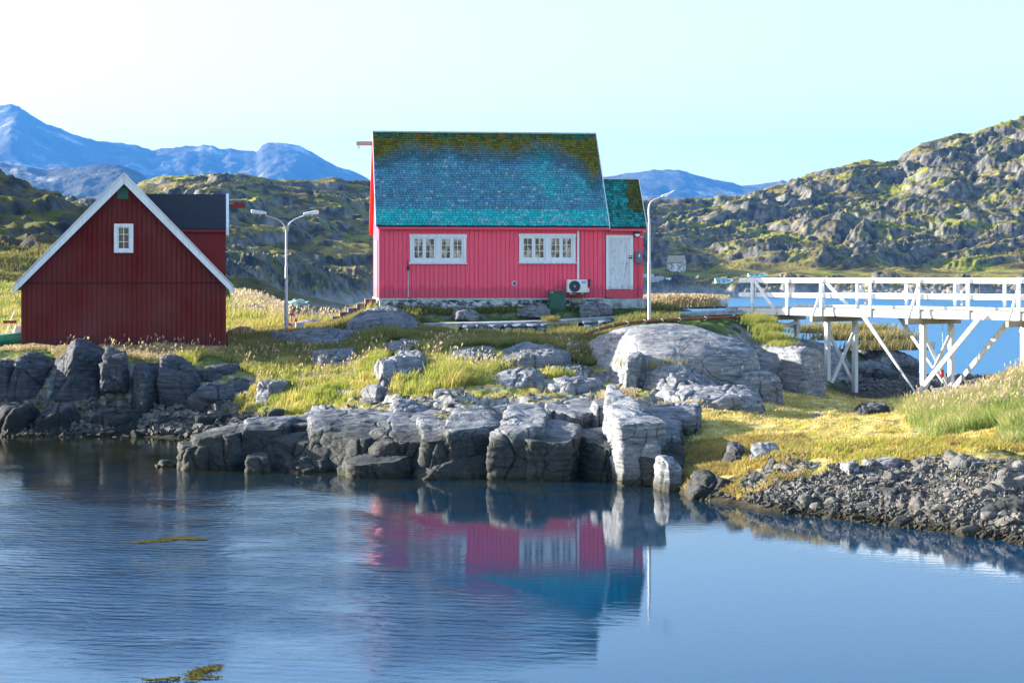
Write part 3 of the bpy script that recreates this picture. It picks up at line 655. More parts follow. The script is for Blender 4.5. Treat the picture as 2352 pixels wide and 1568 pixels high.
RK = [
 # cliff below the barn
 (-60,60,812,915,57.9,3.2,'dark rounded cliff rock at the far left below the barn corner',11,G1,dict(p=6)),
 (18,135,808,915,57.7,3.2,'blue grey cliff rock left of the black crevice, under the barn\'s left corner',12,G1,dict(p=6)),
 (128,262,779,918,57.4,3.0,'tallest dark cliff rock below the barn, its top against the red wall',13,G1,dict(p=6)),
 (232,292,795,868,57.2,2.2,'small squared rock block beside the tallest cliff rock',14,G1,dict(p=8,cuts=5)),
 (288,385,832,952,56.9,2.6,'pale edged cliff block right of the deep black crevice',15,G1,dict(p=8,cuts=6)),
 (368,452,818,945,57.1,2.4,'upright cracked cliff block under the barn\'s window',16,G1,dict(p=8,cuts=6)),
 (428,602,868,948,56.3,2.6,'wide low cliff slab ending at the white edged block',17,G1,dict(p=7)),
 (440,560,832,880,57.6,2.4,'sloping blue grey slab under the barn\'s right corner',18,G1,dict(p=5)),
 (596,648,876,942,56.0,1.6,'small block with a sunlit white left face below the tall grass',19,G1,dict(p=8,cuts=4,mat='rock_dry')),
 (-60,90,926,1005,54.8,2.4,'dark flat ledge rock at the water, far left',20,G1,dict(p=8,cuts=6)),
 (85,190,928,1008,54.7,2.2,'square dark ledge rock at the water left of the weedy slope',21,G1,dict(p=8,cuts=6)),
 (200,330,945,1004,54.7,2.0,'low dark weedy rock at the back of the pool',22,G1,dict()),
 (350,440,955,1000,55.0,1.8,'low dark rock sticking out of the pebbles at the back of the pool',23,G1,dict()),
 (455,545,948,993,54.4,1.8,'flat topped rock slab at the edge of the pool',24,G1,dict(p=9,cuts=4)),
 (556,604,958,985,53.6,1.0,'small pale rock beside the flat slab by the pool',25,G1,dict(cuts=7)),
 (612,652,940,972,53.2,.9,'small angular block above the peninsula rocks',26,G1,dict(p=9,cuts=6)),
 # peninsula
 (346,412,1056,1073,45.3,.7,'thin low rock barely above the water at the tip of the rocks',30,G2,dict(bury=.3)),
 (410,482,1016,1076,44.7,1.4,'leftmost rounded boulder standing in the water',31,G2,dict(p=6)),
 (470,590,980,1076,44.8,3.2,'rounded grey boulder next to the leftmost one',32,G2,dict(p=6)),
 (535,655,968,1070,45.2,2.8,'big rounded boulder with a smooth lit crown in the rocks on the left',33,G2,dict(p=6)),
 (566,622,1044,1082,44.1,1.0,'small block at the water in front of the big rounded boulder',34,G2,dict(p=8)),
 (600,760,996,1076,44.7,3.2,'cracked grey boulder right of the big rounded one',35,G2,dict(p=7)),
 (640,770,1046,1088,43.9,1.6,'low crumbly rock at the waterline left of the long slab',36,G2,dict(cuts=12,rough=1.4)),
 (690,850,966,1066,44.8,4.4,'hump shaped boulder below the brown debris strip',37,G2,dict(p=6)),
 (760,930,980,1070,44.4,4.0,'rounded boulder with cracks above the long low slab',38,G2,dict(p=6)),
 (690,1010,956,1010,46.6,3.6,'long level ledge behind the rounded boulders',39,G2,dict(p=7,cuts=5)),
 (840,1040,980,1066,43.8,4.2,'dark rounded boulder above the right part of the long low slab',40,G2,dict(p=6)),
 (795,960,1040,1100,42.9,2.6,'left half of the long low slab at the waterline, split by cracks',41,G2,dict(p=6,cuts=12)),
 (930,1160,1044,1108,42.5,2.8,'smooth right half of the long low slab at the waterline',42,G2,dict(p=4,lean=.2)),
 (970,1100,972,1080,43.2,4.6,'rounded rock with sunlit ribs above the smooth slab',43,G2,dict(p=7)),
 (1040,1180,956,1092,42.9,5.0,'tall smooth dark rock face left of the lit cleft',44,G2,dict(p=7)),
 (1140,1250,950,1104,42.5,5.0,'tall block with a thin sunlit left edge in the middle of the rock wall',45,G2,dict(p=7,cuts=6)),
 (1226,1326,982,1106,42.3,3.6,'tall dark block right of the middle one, with two thin lit edges',46,G2,dict(p=7,cuts=6)),
 (1310,1412,992,1108,42.4,4.2,'dark recessed rock wall left of the bright column',47,G2,dict(p=8,cuts=5)),
 (1400,1484,922,1117,41.3,6.4,'bright column of rock, its long left side white in the sun',48,G2,dict(p=9,cuts=4,rot=.06,mat='rock_pale')),
 (1462,1585,985,1120,41.2,4.5,'dark cracked block leaning against the bright rock column',49,G2,dict(p=6,cuts=7)),
 (1512,1556,1052,1142,40.0,1.3,'narrow pointed rock, bright white, at the water beside the brown moss',50,G2,dict(p=6,cuts=6,mat='rock_pale',rot=.15)),
 (1356,1402,922,978,46.0,1.6,'dark standing block behind the gap left of the bright column',51,G2,dict(p=9,cuts=4)),
 (1250,1375,932,985,45.8,3.0,'pale slanting slab leading to the dark standing block',52,G2,dict(p=7)),
 (1490,1600,930,985,45.4,2.6,'blue grey slab sloping down right of the bright column\'s head',53,G2,dict(p=6)),
 # slope
 (862,985,815,902,53.2,5.4,'long pale slab running down between two tufts of tall grass',60,G3,dict(p=5,mat='rock_dry',cuts=6)),
 (870,970,785,825,58.2,4.0,'shaded blue slab at the upper end of the long pale one',61,G3,dict(p=5,cuts=6)),
 (1020,1165,792,850,56.4,4.4,'narrow slab just behind the bright tuft of tall grass',62,G3,dict(p=5)),
 (1118,1310,797,862,56.4,4.8,'wide shaded slab below the dark lawn',63,G3,dict(p=4,cuts=5)),
 (1110,1270,850,915,53.0,3.4,'sunlit cracked slab with moss at its foot, right of the bright tuft',64,G3,dict(p=5,mat='rock_dry')),
 (1225,1390,872,925,52.6,2.8,'rounded sunlit slab beside the dark gully of the big dome',65,G3,dict(p=4,mat='rock_dry')),
 (1250,1370,838,880,55.2,3.0,'grey slab above the rounded sunlit one at the gully',66,G3,dict(p=4)),
 (986,1060,896,945,51.0,1.6,'dark squared block under the bright tuft of grass',67,G3,dict(p=8,cuts=6)),
 (1045,1150,905,942,51.6,1.8,'row of dark broken blocks right of the squared one',68,G3,dict(p=7,cuts=9)),
 (826,905,888,928,52.2,1.6,'grey block half sunk in yellow moss',69,G3,dict(p=7)),
 (880,1000,922,972,48.8,1.8,'dark upright broken rocks in the middle of the debris strip',70,G3,dict(p=8,cuts=8)),
 (700,780,928,968,49.4,1.6,'dark rough rock in the debris left of the upright ones',71,G3,dict(p=6,cuts=10)),
 (775,880,936,970,49.0,1.6,'dark rubble covered rock beside the yellow moss',72,G3,dict(p=6,cuts=10)),
 (1120,1250,925,955,49.4,1.8,'low dark rock in the debris above the tall rock wall',73,G3,dict(cuts=10)),
 (1290,1332,784,800,60.3,.9,'small blue rock alone in the dark lawn',74,G3,dict(bury=.2)),
 (600,860,745,812,62.0,6.0,'broad shaded rock slab between the double lamp and the pink house',75,G3,dict(p=3,cuts=5,rough=.7,bury=1.0)),
 (790,970,708,765,64.2,6.4,'smooth rock under the left corner of the pink house',76,G3,dict(p=3,cuts=5,rough=.6,bury=1.0)),
 (700,830,800,835,58.4,2.0,'low blue rock showing through the shaded grass',77,G3,dict(bury=.3)),
 (520,600,748,775,67.6,2.4,'pale blue boulder behind the barn\'s right corner',78,G3,dict(p=4)),
 (556,602,698,722,88,3,'small dark boulder on the sunlit grass crest',79,G3,dict()),
 (678,770,735,758,72,3,'rocky ledge behind the white box',80,G3,dict(cuts=12)),
 (1330,1405,696,716,69.0,1.4,'low blue rock under the concrete step by the white door',81,G3,dict(p=3.5,bury=.25)),
 (1185,1262,699,714,69.2,1.0,'flat rock in the grass left of the green cabinet',82,G3,dict(p=5,bury=.25)),
 (1035,1105,704,722,69.0,1.0,'small blue rock in the grass under the left window',83,G3,dict(p=5,bury=.25)),
 (1660,1720,1020,1046,40.4,1.0,'small grey ledge at the left end of the meadow edge',130,G5,dict(bury=.3)),
 (1930,1990,1062,1120,37.4,.9,'jagged pale ledge in the rubble, left of the tall ribbed block',131,G5,dict(p=8,mat='rock_dry',cuts=9)),
 (2080,2150,1055,1098,37.6,1.0,'dark ledge below the brown peat bite of the meadow edge',132,G5,dict(p=7,cuts=9)),
 (2130,2215,1110,1158,35.6,1.2,'slanting grey ledge in the middle of the rubble bank',133,G5,dict(p=6,cuts=9)),
 (2000,2075,1120,1165,35.8,1.0,'low grey ledge under the tall ribbed block',134,G5,dict(p=6,cuts=9)),
 (1700,1880,778,914,60.0,7.5,'dark left half of the massif under the bridge head',135,G4,dict(p=3.2,cuts=7,rough=.8,joints=.5,bury=.8,mat='rock_dry',n=84)),
 # dome
 (1338,1790,740,905,54.6,11.5,'big smooth dome of rock in front of the single lamp',90,G4,dict(p=2.7,cuts=7,rough=.45,joints=.12,n=110,bury=.9,mat='rock_dry',rot=-.05)),
 (1740,1950,768,910,64.3,8.5,'steep streaked rock massif under the start of the bridge',91,G4,dict(p=2.9,cuts=7,rough=.7,joints=.3,n=100,bury=.8,mat='rock_dry',rot=-.5)),
 (1420,1505,808,902,54.2,4.0,'lit broken lower edge of the big dome',92,G4,dict(p=6,cuts=8,mat='rock_dry')),
 (1480,1662,838,914,53.2,3.2,'bright rounded boulder leaning against the big dome',93,G4,dict(p=3.6,cuts=8,mat='rock_dry')),
 (1640,1790,850,918,54.4,3.2,'grey knobbly rock between the bright boulder and the massif',94,G4,dict(p=4.5,cuts=10,mat='rock_dry')),
 (1510,1775,886,950,50.6,3.2,'flat cracked blue white slab at the foot of the dome',95,G4,dict(p=3.2,cuts=6,mat='rock_dry',rough=.7)),
 (1955,2112,790,862,76.5,7.0,'dark promontory rock behind the second bridge support',96,G4,dict(p=3.4)),
 (1960,2060,825,872,72.0,4.0,'shaded slope rock below the promontory',97,G4,dict(p=3.2)),
 # meadow
 (1580,1692,1086,1156,38.5,1.4,'layered dark block at the water below the brown moss',110,G5,dict(p=8,cuts=6)),
 (1688,1790,1092,1150,38.0,1.4,'dark notched block at the water, right of the layered one',111,G5,dict(p=8,cuts=8)),
 (1726,1808,1018,1064,39.9,1.0,'pale angular rock with dark clefts at the meadow\'s edge',112,G5,dict(p=8,cuts=6,mat='rock_dry')),
 (1960,2050,925,952,53,1.8,'patch of broken grey rock in the golden meadow',113,G5,dict(cuts=12,bury=.12,rough=1.3)),
 (1862,1904,951,968,50.6,.9,'small pale stone lying in the golden meadow',114,G5,dict(bury=.15,mat='rock_dry')),
 (2092,2152,926,946,52.0,1.2,'white rock at the left foot of the grassy bank',115,G5,dict(bury=.2,mat='rock_dry')),
 (2142,2192,886,908,57.0,1.3,'pale boulder at the foot of a bridge pillar',116,G5,dict(bury=.3,p=3,mat='rock_dry')),
 (2060,2204,992,1012,43.8,1.3,'pale flat slab in front of the grassy bank',117,G5,dict(bury=.15,p=4,mat='rock_dry')),
 (1860,1975,1170,1203,35.6,1.3,'dark boulder at the foot of the rubble bank',118,G5,dict(p=4)),
 (1780,1850,1075,1112,38.0,.9,'angular grey block in the upper rubble, left',119,G5,dict(p=7)),
 (1830,1905,1060,1110,38.2,.9,'bright ribbed block in the upper rubble',120,G5,dict(p=8,mat='rock_dry')),
 (1985,2080,1050,1105,37.6,1.0,'tall bright ribbed block under the meadow\'s edge',121,G5,dict(p=8,mat='rock_dry',cuts=7)),
 (2190,2270,1060,1110,36.4,1.0,'smooth grey block in the rubble bank below the rusty pipe',122,G5,dict(p=6,cuts=7)),
 (2262,2345,1078,1120,36.2,1.0,'broad grey block near the right edge of the rubble bank',123,G5,dict(p=6,cuts=7)),
 (2250,2400,1130,1215,33.6,1.6,'biggest grey boulder in the rubble at the right edge',124,G5,dict(p=4,cuts=8)),
 (1880,1930,1118,1150,36.9,.7,'pale upright stone in the lower rubble',125,G5,dict(p=7,mat='rock_dry')),
]
for (X0, X1, Yt, Yb, yf, dp, lab, sd_, grp, kw) in RK:
    rock(X0, X1, Yt, Yb, yf, dp, lab, sd_, grp, **kw)
# ================================================================ pink house
HX, HYD, HZ, HA = -5.05, 70.0, 3.92, R(6.5)
house = empty('house', (HX, HYD, HZ), HA, 'pink wooden house with a steep mossy teal shingle roof and white windows', 'house')
hc, hs = math.cos(HA), math.sin(HA)
def fac(X, Y, o=0.0):
    """photo pixel on the facade plane (o metres proud) -> (s, height above the floor line)"""
    r = (X-CX)/F; x0, y0 = HX+o*hs, HYD-o*hc
    s = (r*y0-x0)/(hc-r*hs); y = y0+s*hs
    return s, CAMH-(Y-HY)*y/F-HZ
def hpos(s, d, z):
    """world position of local house point (d = depth behind the facade)"""
    return (HX+s*hc-d*hs, HYD+s*hs+d*hc, HZ+z)
L, W_, EZ, RZ = 8.72, 6.2, 2.80, 6.6        # length, depth, eave and ridge height above the floor line
def boards(mb, s0, s1, zf0, zf1, y, step=.172, holes=(), rs=1):
    """vertical boards with grooves; zf0/zf1 give bottom/top height at s; holes = (s0,s1,z0,z1)"""
    r = random.Random(rs); s = s0
    while s < s1-1e-3:
        e = min(s+step, s1); g = .022; th = .026+r.uniform(0, .010)
        a, b = s+g/2, e-g/2; m = (a+b)/2
        segs = [(zf0(m), None)]
        cuts = [h for h in holes if a < h[1] and b > h[0]]
        z0 = zf0(m); pieces = []
        for h in sorted(cuts, key=lambda h: h[2]): pieces.append((z0, h[2])); z0 = h[3]
        pieces.append((z0, None))
        for (p, q) in pieces:
            qa, qb = (zf1(a), zf1(b)) if q is None else (q, q)
            if min(qa, qb)-p < .01: continue
            v = [(a, y, p), (b, y, p), (b, y, qb), (a, y, qa), (a, y-th, p), (b, y-th, p), (b, y-th, qb), (a, y-th, qa)]
            mb.add(v, [(0,3,2,1),(4,5,6,7),(0,1,5,4),(1,2,6,5),(2,3,7,6),(3,0,4,7)])
        s = e
WINS = [((940,1072,538,606), [(z4x0, z4x1) for z4x0, z4x1 in ((280,400),(450,570),(697,818),(867,987))]),
        ((1191,1323,537,605), [(1953,2075),(2122,2238),(None,None),(None,None)])]
def wbox(px): 
    a = fac(px[0], px[3]); b = fac(px[1], px[2]); return a[0], b[0], a[1], b[1]
W1, W2 = wbox((941,1071,538,606)), wbox((1193,1322,537,605))
door_px = wbox((1392,1454,540,665))
ANX = 10.18
wall = MB()
holes = [(w[0]+.14, w[1]-.14, w[2]+.14, w[3]-.12) for w in (W1, W2)]
boards(wall, .0, L, lambda s: 0, lambda s: EZ+.02, -.002, holes=holes)
# backing of the facade, cut round the windows
cx = [0, holes[0][0], holes[0][1], holes[1][0], holes[1][1], L]
wall.box(0, cx[1], 0, .1, 0, EZ+.1).box(cx[2], cx[3], 0, .1, 0, EZ+.1).box(cx[4], L, 0, .1, 0, EZ+.1)
for h in holes: wall.box(h[0], h[1], 0, .1, 0, h[2]).box(h[0], h[1], 0, .1, h[3], EZ+.1)
# gable ends and back
def gable(mb, x0, x1, zt): mb.prism([(.1, 0), (W_, 0), (W_, EZ), (W_/2, zt), (.1, EZ+.1)], 'x', x0, x1)
gable(wall, 0, .1, RZ-.15); gable(wall, L-.1, L, RZ-.15)
wall.box(.1, L-.1, W_-.1, W_-.002, 0, EZ)
# boards on the left gable
yb = .1; k = 0
while yb < W_-.05:
    y2 = min(yb+.172, W_); zt = lambda q: EZ+(RZ-EZ)*(1-abs(q-W_/2)/(W_/2))-.15
    a, b = yb+.006, y2-.006
    wall.add([(0,a,0),(0,b,0),(0,b,zt(b)),(0,a,zt(a)),(-.024,a,0),(-.024,b,0),(-.024,b,zt(b)),(-.024,a,zt(a))], [(0,1,2,3),(7,6,5,4),(0,4,5,1),(1,5,6,2),(2,6,7,3),(3,7,4,0)])
    yb = y2
wall.build('wall', M['pink'], house)
MB().box(-.045, .075, -.035, .10, .0, EZ).build('corner_board', M['pink_trim'], house)
MB().box(L-.11, L-.01, -.036, -.0285, .0, EZ).build('corner_board', M['pink_trim'], house)
# annex with its own low roof
aw = MB()
ad = (door_px[0]+.1, door_px[1]-.1, door_px[2], door_px[3]-.1)
AD = 3.04; AR = 4.66
boards(aw, L+.02, ANX, lambda s: -.02, lambda s: EZ-.04, .028, step=.16, holes=[(ad[0], ad[1], ad[2]+.0, ad[3])], rs=4)
aw.box(L+.001, ANX, .03, .12, -.02, ad[2]+.05).box(L+.001, ad[0], .03, .12, ad[2]+.05, EZ).box(ad[1], ANX, .03, .12, ad[2]+.05, EZ).box(ad[0], ad[1], .03, .12, ad[3], EZ)
aw.prism([(.12, -.02), (AD, -.02), (AD, EZ-.1), (AD/2, AR-.25), (.12, EZ-.05)], 'x', ANX-.1, ANX-.001)
aw.box(L+.001, ANX-.1, AD-.1, AD, -.02, EZ-.1)
annex = aw.build('porch_wall', M['pink_trim'], house)
MB().box(ANX-.06, ANX+.03, -.012, .06, -.02, EZ-.1).build('corner_board', M['pink_trim'], house)
MB().box(ad[0]-.1, ad[1]+.14, -.02, .0, -.02, door_px[2]-.012).build('door_step', M['pink_trim'], house)
# roof made of real shingles
def shingle_roof(name, s0, s1, oh, ze, run, rise, rows_, w, par, seed, colour, left_kick=0.0, back=True):
    r = np.random.default_rng(seed)
    Lp = math.hypot(run, rise); ux, uz = run/Lp, rise/Lp
    V, C = [], []; nx = int((s1-s0)/w)
    for i in range(rows_):
        t0 = i/rows_; t1 = (i+1.25)/rows_
        s = s0-r.uniform(0, w)
        while s < s1:
            ww = w*r.uniform(.75, 1.3); a, b = max(s+.008, s0), min(s+ww-.008, s1); s += ww
            if b-a < .02: continue
            j = r.uniform(-.012, .012)
            y0, z0 = -oh+ux*(t0*Lp+j), ze+uz*(t0*Lp+j); y1, z1 = -oh+ux*t1*Lp, ze+uz*t1*Lp
            y1, z1 = min(y1, -oh+run), min(z1, ze+rise)
            n0 = .028+r.uniform(0, .008); n1 = .006
            V += [(a, y0, z0), (b, y0, z0), (b, y1, z1), (a, y1, z1),
                  (a, y0-uz*n0, z0+ux*n0), (b, y0-uz*n0, z0+ux*n0), (b, y1-uz*n1, z1+ux*n1), (a, y1-uz*n1, z1+ux*n1)]
            C += [colour(r, (a+b)/2, (t0+.5/rows_))]*8
    n = len(V)//8
    Fq = (np.array([(4,5,6,7),(0,1,5,4),(1,2,6,5),(3,0,4,7)])[None]+8*np.arange(n)[:, None, None]).reshape(-1, 4)
    return np_mesh(name, np.array(V), Fq, M['shingle'], par, col=np.array(C))
def rc(r, s, t):
    u = s/L
    nb = float(fbm(np.array([s*.9]), np.array([t*3.]), 0, 3, 301)[0]); nf = float(perlin(np.array([s*4.]), np.array([t*14.]), 0, 302))
    teal, slate, pale = np.array([.020,.40,.40]), np.array([.085,.205,.29]), np.array([.30,.44,.52])
    moss = np.array([.115,.115,.008]) if nf < .15 else np.array([.15,.10,.008])
    c = slate.copy()
    k = .07+.22*nb
    if t < .17: k = .85
    k += .60*math.exp(-((u-.75)/.055)**2)*(t < .8)*(.6+nb) + .35*math.exp(-((u-.92)/.06)**2-((t-.4)/.16)**2)
    c = mix(slate, teal, min(1, max(0, k*1.15-.05+r.normal(0, .16))))*r.uniform(.78, 1.22)
    if r.random() < (.04 if t > .17 else .16)*(t < .72): c = mix(c, pale, .7)*r.uniform(.8, 1.0)
    edge = .80+.10*nb - .14*max(0, 1-abs(u)/.10) - .32*max(0, 1-abs(u-.97)/.12)
    m = min(1, max(0, (t-edge+.08+.05*nf)/.18))
    dark = min(1, max(0, (t-edge+.16)/.12))*(1-m)
    c = c*(1-.55*dark); c = c*(1-m)+moss*r.uniform(.6, 1.3)*m
    if t > .93 and r.random() < .5: c = np.array([.015,.09,.05])*r.uniform(.7, 1.6)
    return c
OH, RUN = .25, W_/2+.25
ze = EZ-.02; rise = RZ-ze
roof = empty('roof', (0, 0, 0)); roof.parent = house
bpy.data.objects.remove(roof)
rbm = MB()
rbm.prism([(-OH, ze-.06), (-OH, ze), (W_/2, RZ), (W_+OH, ze), (W_+OH, ze-.06), (W_/2, RZ-.12)], 'x', -.15, L+.12)
roof = rbm.build('roof', M['dark_felt'], house)
shingle_roof('shingles', -.15, L+.12, OH, ze, RUN, rise, 41, .135, roof, 5, rc)
MB().box(-.16, L+.13, W_/2-.07, W_/2+.07, RZ-.01, RZ+.045).build('ridge_cap', M['metal'], roof)
def barge(name, x0, x1, mat, par, y0, z0, y1, z1, up=.05, dn=.13):
    return MB().prism([(y0, z0-dn), (y0, z0+up), (y1, z1+up), (y1, z1-dn)], 'x', x0, x1).build(name, mat, par)
for x0, x1 in ((-.185, -.152), (L+.122, L+.155)):
    barge('barge_board', x0, x1, M['white_worn'], roof, -OH, ze, W_/2, RZ)
    barge('barge_board', x0-.002, x1-.002, M['red_orange'], roof, W_+OH, ze, W_/2, RZ, dn=.17)
MB().prism([(W_+OH, ze-.17), (W_/2+.1, RZ-.3), (W_/2+.1, RZ-.36), (W_+OH, ze-.24)], 'x', -.15, -.02).build('soffit', M['red_orange'], roof)
MB().box(-.10, L+.12, -.19, -.045, ze-.11, ze-.062).box(-.10, L+.12, -.245, -.205, ze-.15, ze-.035).build('eave_board', M['pink_trim'], roof)
arf = MB().prism([(-.22, ze-.10), (-.22, ze-.03), (AD/2, AR+.02), (AD+.22, ze-.03), (AD+.22, ze-.10), (AD/2, AR-.08)], 'x', L+.157, ANX+.13).build('porch_roof', M['dark_felt'], house)
def rc2(r, s, t):
    c = np.array([.018,.15,.14])*r.uniform(.6, 1.5)
    if r.random() < .25: c = np.array([.02,.27,.25])
    nb = float(fbm(np.array([s*2.]), np.array([t*3.]), 0, 3, 311)[0])
    if s > ANX-.35+nb*.3 and t > .3: c = np.array([.06,.07,.012])*r.uniform(.6, 1.5)
    return c
shingle_roof('shingles', L+.157, ANX+.13, .22, ze-.03, AD/2+.22, AR+.02-(ze-.03), 20, .125, arf, 6, rc2)
MB().box(L+.16, ANX+.14, AD/2-.05, AD/2+.05, AR+.02, AR+.06).build('ridge_cap', M['metal'], arf)
barge('barge_board', ANX+.132, ANX+.158, M['white_worn'], arf, -.22, ze-.03, AD/2, AR+.02, dn=.10)
MB().box(L+.16, ANX+.12, -.215, -.175, ze-.19, ze-.075).build('eave_board', M['pink_trim'], arf)
# foundation and sill beam
fm = NT('limewashed_foundation')
nn = fm.noise(fm.pos((1, 1, 1.8), obj=True), 3.2, 8, .7)
big = fm.noise(fm.pos((.35, 1, 1), obj=True), 1.0, 3)
cc = fm.ramp(fm.math('ADD', nn, fm.math('MULTIPLY', big, .35)), [(.60, (.035, .045, .055)), (.66, (.13, .16, .19)), (.73, (.50, .56, .58))])
fm.bump(nn, .8, .05); M['found'] = fm.base(cc, .9)
MB().box(-.02, L-.05, .03, W_-.03, -.75, -.07).build('foundation', M['found'], house)
MB().box(-.05, L-.02, -.03, W_, -.07, -.003).build('sill_beam', M['white_worn'], house)
MB().box(L-.38, ANX+.18, -.62, AD, -.42, -.03).build('concrete_slab', M['concrete'], house, .02)
# windows
gl = NT('window_glass_with_curtains')
gp = gl.pos((1, 1, 1), obj=True)
g1 = gl.noise(gl.pos((4.5, 4.5, 1.6), obj=True), 1.0, 3, .6)
gcol = gl.ramp(g1, [(.38, (.010, .012, .016)), (.49, (.03, .028, .025)), (.54, (.30, .28, .23)), (.64, (.42, .42, .38)), (.70, (.06, .30, .34))], 'LINEAR')
gl.base(gcol, .06, spec=.6); M['pane'] = gl.m
def window(px, sashes, ob=.03):
    s0, s1, z0, z1 = wbox(px)
    # casing boards
    m = MB()
    m.box(s0, s1, -.062, -.028, z1-.13, z1).box(s0+.02, s0+.13, -.058, -.028, z0+.05, z1-.13).box(s1-.13, s1-.02, -.058, -.028, z0+.05, z1-.13)
    m.box(s0+.13, s1-.13, -.056, -.028, z0+.05, z0+.12)
    w = m.build('window', M['white'], house, .004)
    MB().box(s0-.02, s1+.02, -.125, -.0285, z0-.01, z0+.048).build('sill', M['white_worn'], w, .004)
    mid = (s0+s1)/2
    MB().box(mid-.085, mid+.075, -.052, -.005, z0+.12, z1-.13).build('mullion', M['white'], w, .004)
    for (a, b) in ((s0+.13, mid-.087), (mid+.077, s1-.13)):
        fr = MB(); zc0, zc1 = z0+.122, z1-.132; c = (a+b)/2; st = .085
        fr.box(a+.003, b-.003, -.040, -.008, zc1-.055, zc1).box(a+.003, b-.003, -.040, -.008, zc0, zc0+.105)
        fr.box(a+.003, a+.07, -.040, -.008, zc0+.105, zc1-.055).box(b-.07, b-.003, -.040, -.008, zc0+.105, zc1-.055)
        fr.box(c-.068, c+.068, -.040, -.008, zc0+.105, zc1-.055)
        for (p, q) in ((a+.07, c-.068), (c+.068, b-.07)):
            mm_ = (p+q)/2; h0, h1 = zc0+.105, zc1-.055
            fr.box(mm_-.010, mm_+.010, -.030, -.012, h0, h1)
            for k in (1, 2):
                zz = h0+(h1-h0)*k/3; fr.box(p, mm_-.010, -.030, -.012, zz-.010, zz+.010).box(mm_+.010, q, -.030, -.012, zz-.010, zz+.010)
        fr.build('sash', M['white'], w)
        MB().box(a+.05, b-.05, -.010, -.004, zc0+.08, zc1-.04).build('pane', M['pane'], w)
    MB().box(s0+.13, s1-.13, .02, .05, z0+.10, z1-.10).build('curtain', M['yellow'], w)
window((940,1072,538,606), 0); window((1191,1323,537,605), 0)
# door
dx0, dx1, dz0, dz1 = door_px
m = MB(); m.box(dx0, dx1, -.042, .0, dz1-.13, dz1).box(dx0, dx0+.13, -.040, .0, dz0, dz1-.13).box(dx1-.12, dx1, -.040, .0, dz0, dz1-.13)
door = m.build('door', M['white'], house, .004)
m = MB(); s = dx0+.135
while s < dx1-.13:
    e = min(s+.075, dx1-.125); m.box(s+.003, e-.003, -.022, .02, dz0+.05, dz1-.135); s = e
m.box(dx0+.133, dx1-.123, .0, .03, dz0+.02, dz1-.133)
m.box(dx0+.14, dx1-.13, -.028, -.0225, dz0+.02, dz0+.13)
m.build('door_leaf', M['white_worn'], door)
lx, lz = fac(1449, 587)
m = MB().box(lx-.085, lx+.05, -.06, -.043, lz-.025, lz-.0).box(lx-.08, lx+.05, -.058, -.043, lz-.12, lz-.06)
m.build('padlock_hasp', M['dark'], door)
m = MB(); hx, hz = fac(1439, 605)
m.tube([(hx-.06, -.055, hz), (hx+.045, -.055, hz)], .011, 8).tube([(hx+.03, -.02, hz), (hx+.03, -.055, hz)], .011, 8).box(hx+.005, hx+.05, -.034, -.028, hz-.12, hz+.05)
m.build('handle', M['metal'], door)
# wall lamp, number, meter box
px_, pz = fac(1463.5, 537.6, .1)
m = MB(); m.tube([(px_, .02, pz), (px_, -.14, pz)], [.12, .12], 20).tube([(px_, -.02, pz+.08), (px_+.01, -.05, pz+.25)], .06, 8)
lampw = m.build('wall_lamp', M['dark'], house)
v = [(px_+.10*math.cos(a), -.146, pz+.10*math.sin(a)) for a in np.linspace(math.pi, 2*math.pi, 12)]
MB().prism([(p[0], p[2]) for p in v], 'y', -.165, -.141).build('lamp_glass', M['lamp_white'], lampw)
def text(body, size, loc, mat, par, name, rot=(R(90), 0, 0), ext=.004, ax='CENTER'):
    cu = bpy.data.curves.new(name, 'FONT'); cu.body = body; cu.size = size; cu.extrude = ext; cu.align_x = ax; cu.align_y = 'CENTER'
    tmp = bpy.data.objects.new('tmp', cu); COL.objects.link(tmp)
    dg = bpy.context.evaluated_depsgraph_get(); me = bpy.data.meshes.new_from_object(tmp.evaluated_get(dg)); bpy.data.objects.remove(tmp)
    me.materials.clear(); me.materials.append(mat); o = bpy.data.objects.new(name, me); COL.objects.link(o)
    o.parent = par; o.location = loc; o.rotation_euler = rot; return o
nx_, nz_ = fac(1474, 544)
text('64', .125, (nx_, -.012, nz_), M['lamp_white'], house, 'house_number')
bx0, bz0 = fac(1459.3, 605); bx1, bz1 = fac(1474, 577)
m = MB().box(bx0, bx1, -.15, -.001, bz0, bz1); mbx = m.build('meter_box', M['grey_box'], house, .015)
MB().box(bx0+.11, bx0+.16, -.154, -.1505, bz0+.25, bz0+.36).build('meter_window', M['lamp_white'], mbx)
MB().tube([(bx0+.08, -.03, bz0-.002), (bx0+.08, -.03, .06)], .016, 8).build('cable_pipe', M['pink_trim'], mbx)
# air vent
vx, vz = fac(1181.5, 651, .03)
vent = MB().torus((vx, -.035, vz), .085, .014, 'y', 24, 6).build('round_vent', M['lamp_white'], house)
m = MB(); m.tube([(vx, -.026, vz), (vx, -.033, vz)], .08, 20)
for k in range(-3, 4): m.box(vx-math.sqrt(.078**2-(k*.02)**2), vx+math.sqrt(.078**2-(k*.02)**2), -.042, -.034, vz+k*.02-.003, vz+k*.02+.003)
m.build('vent_grille', M['grey_box'], vent)
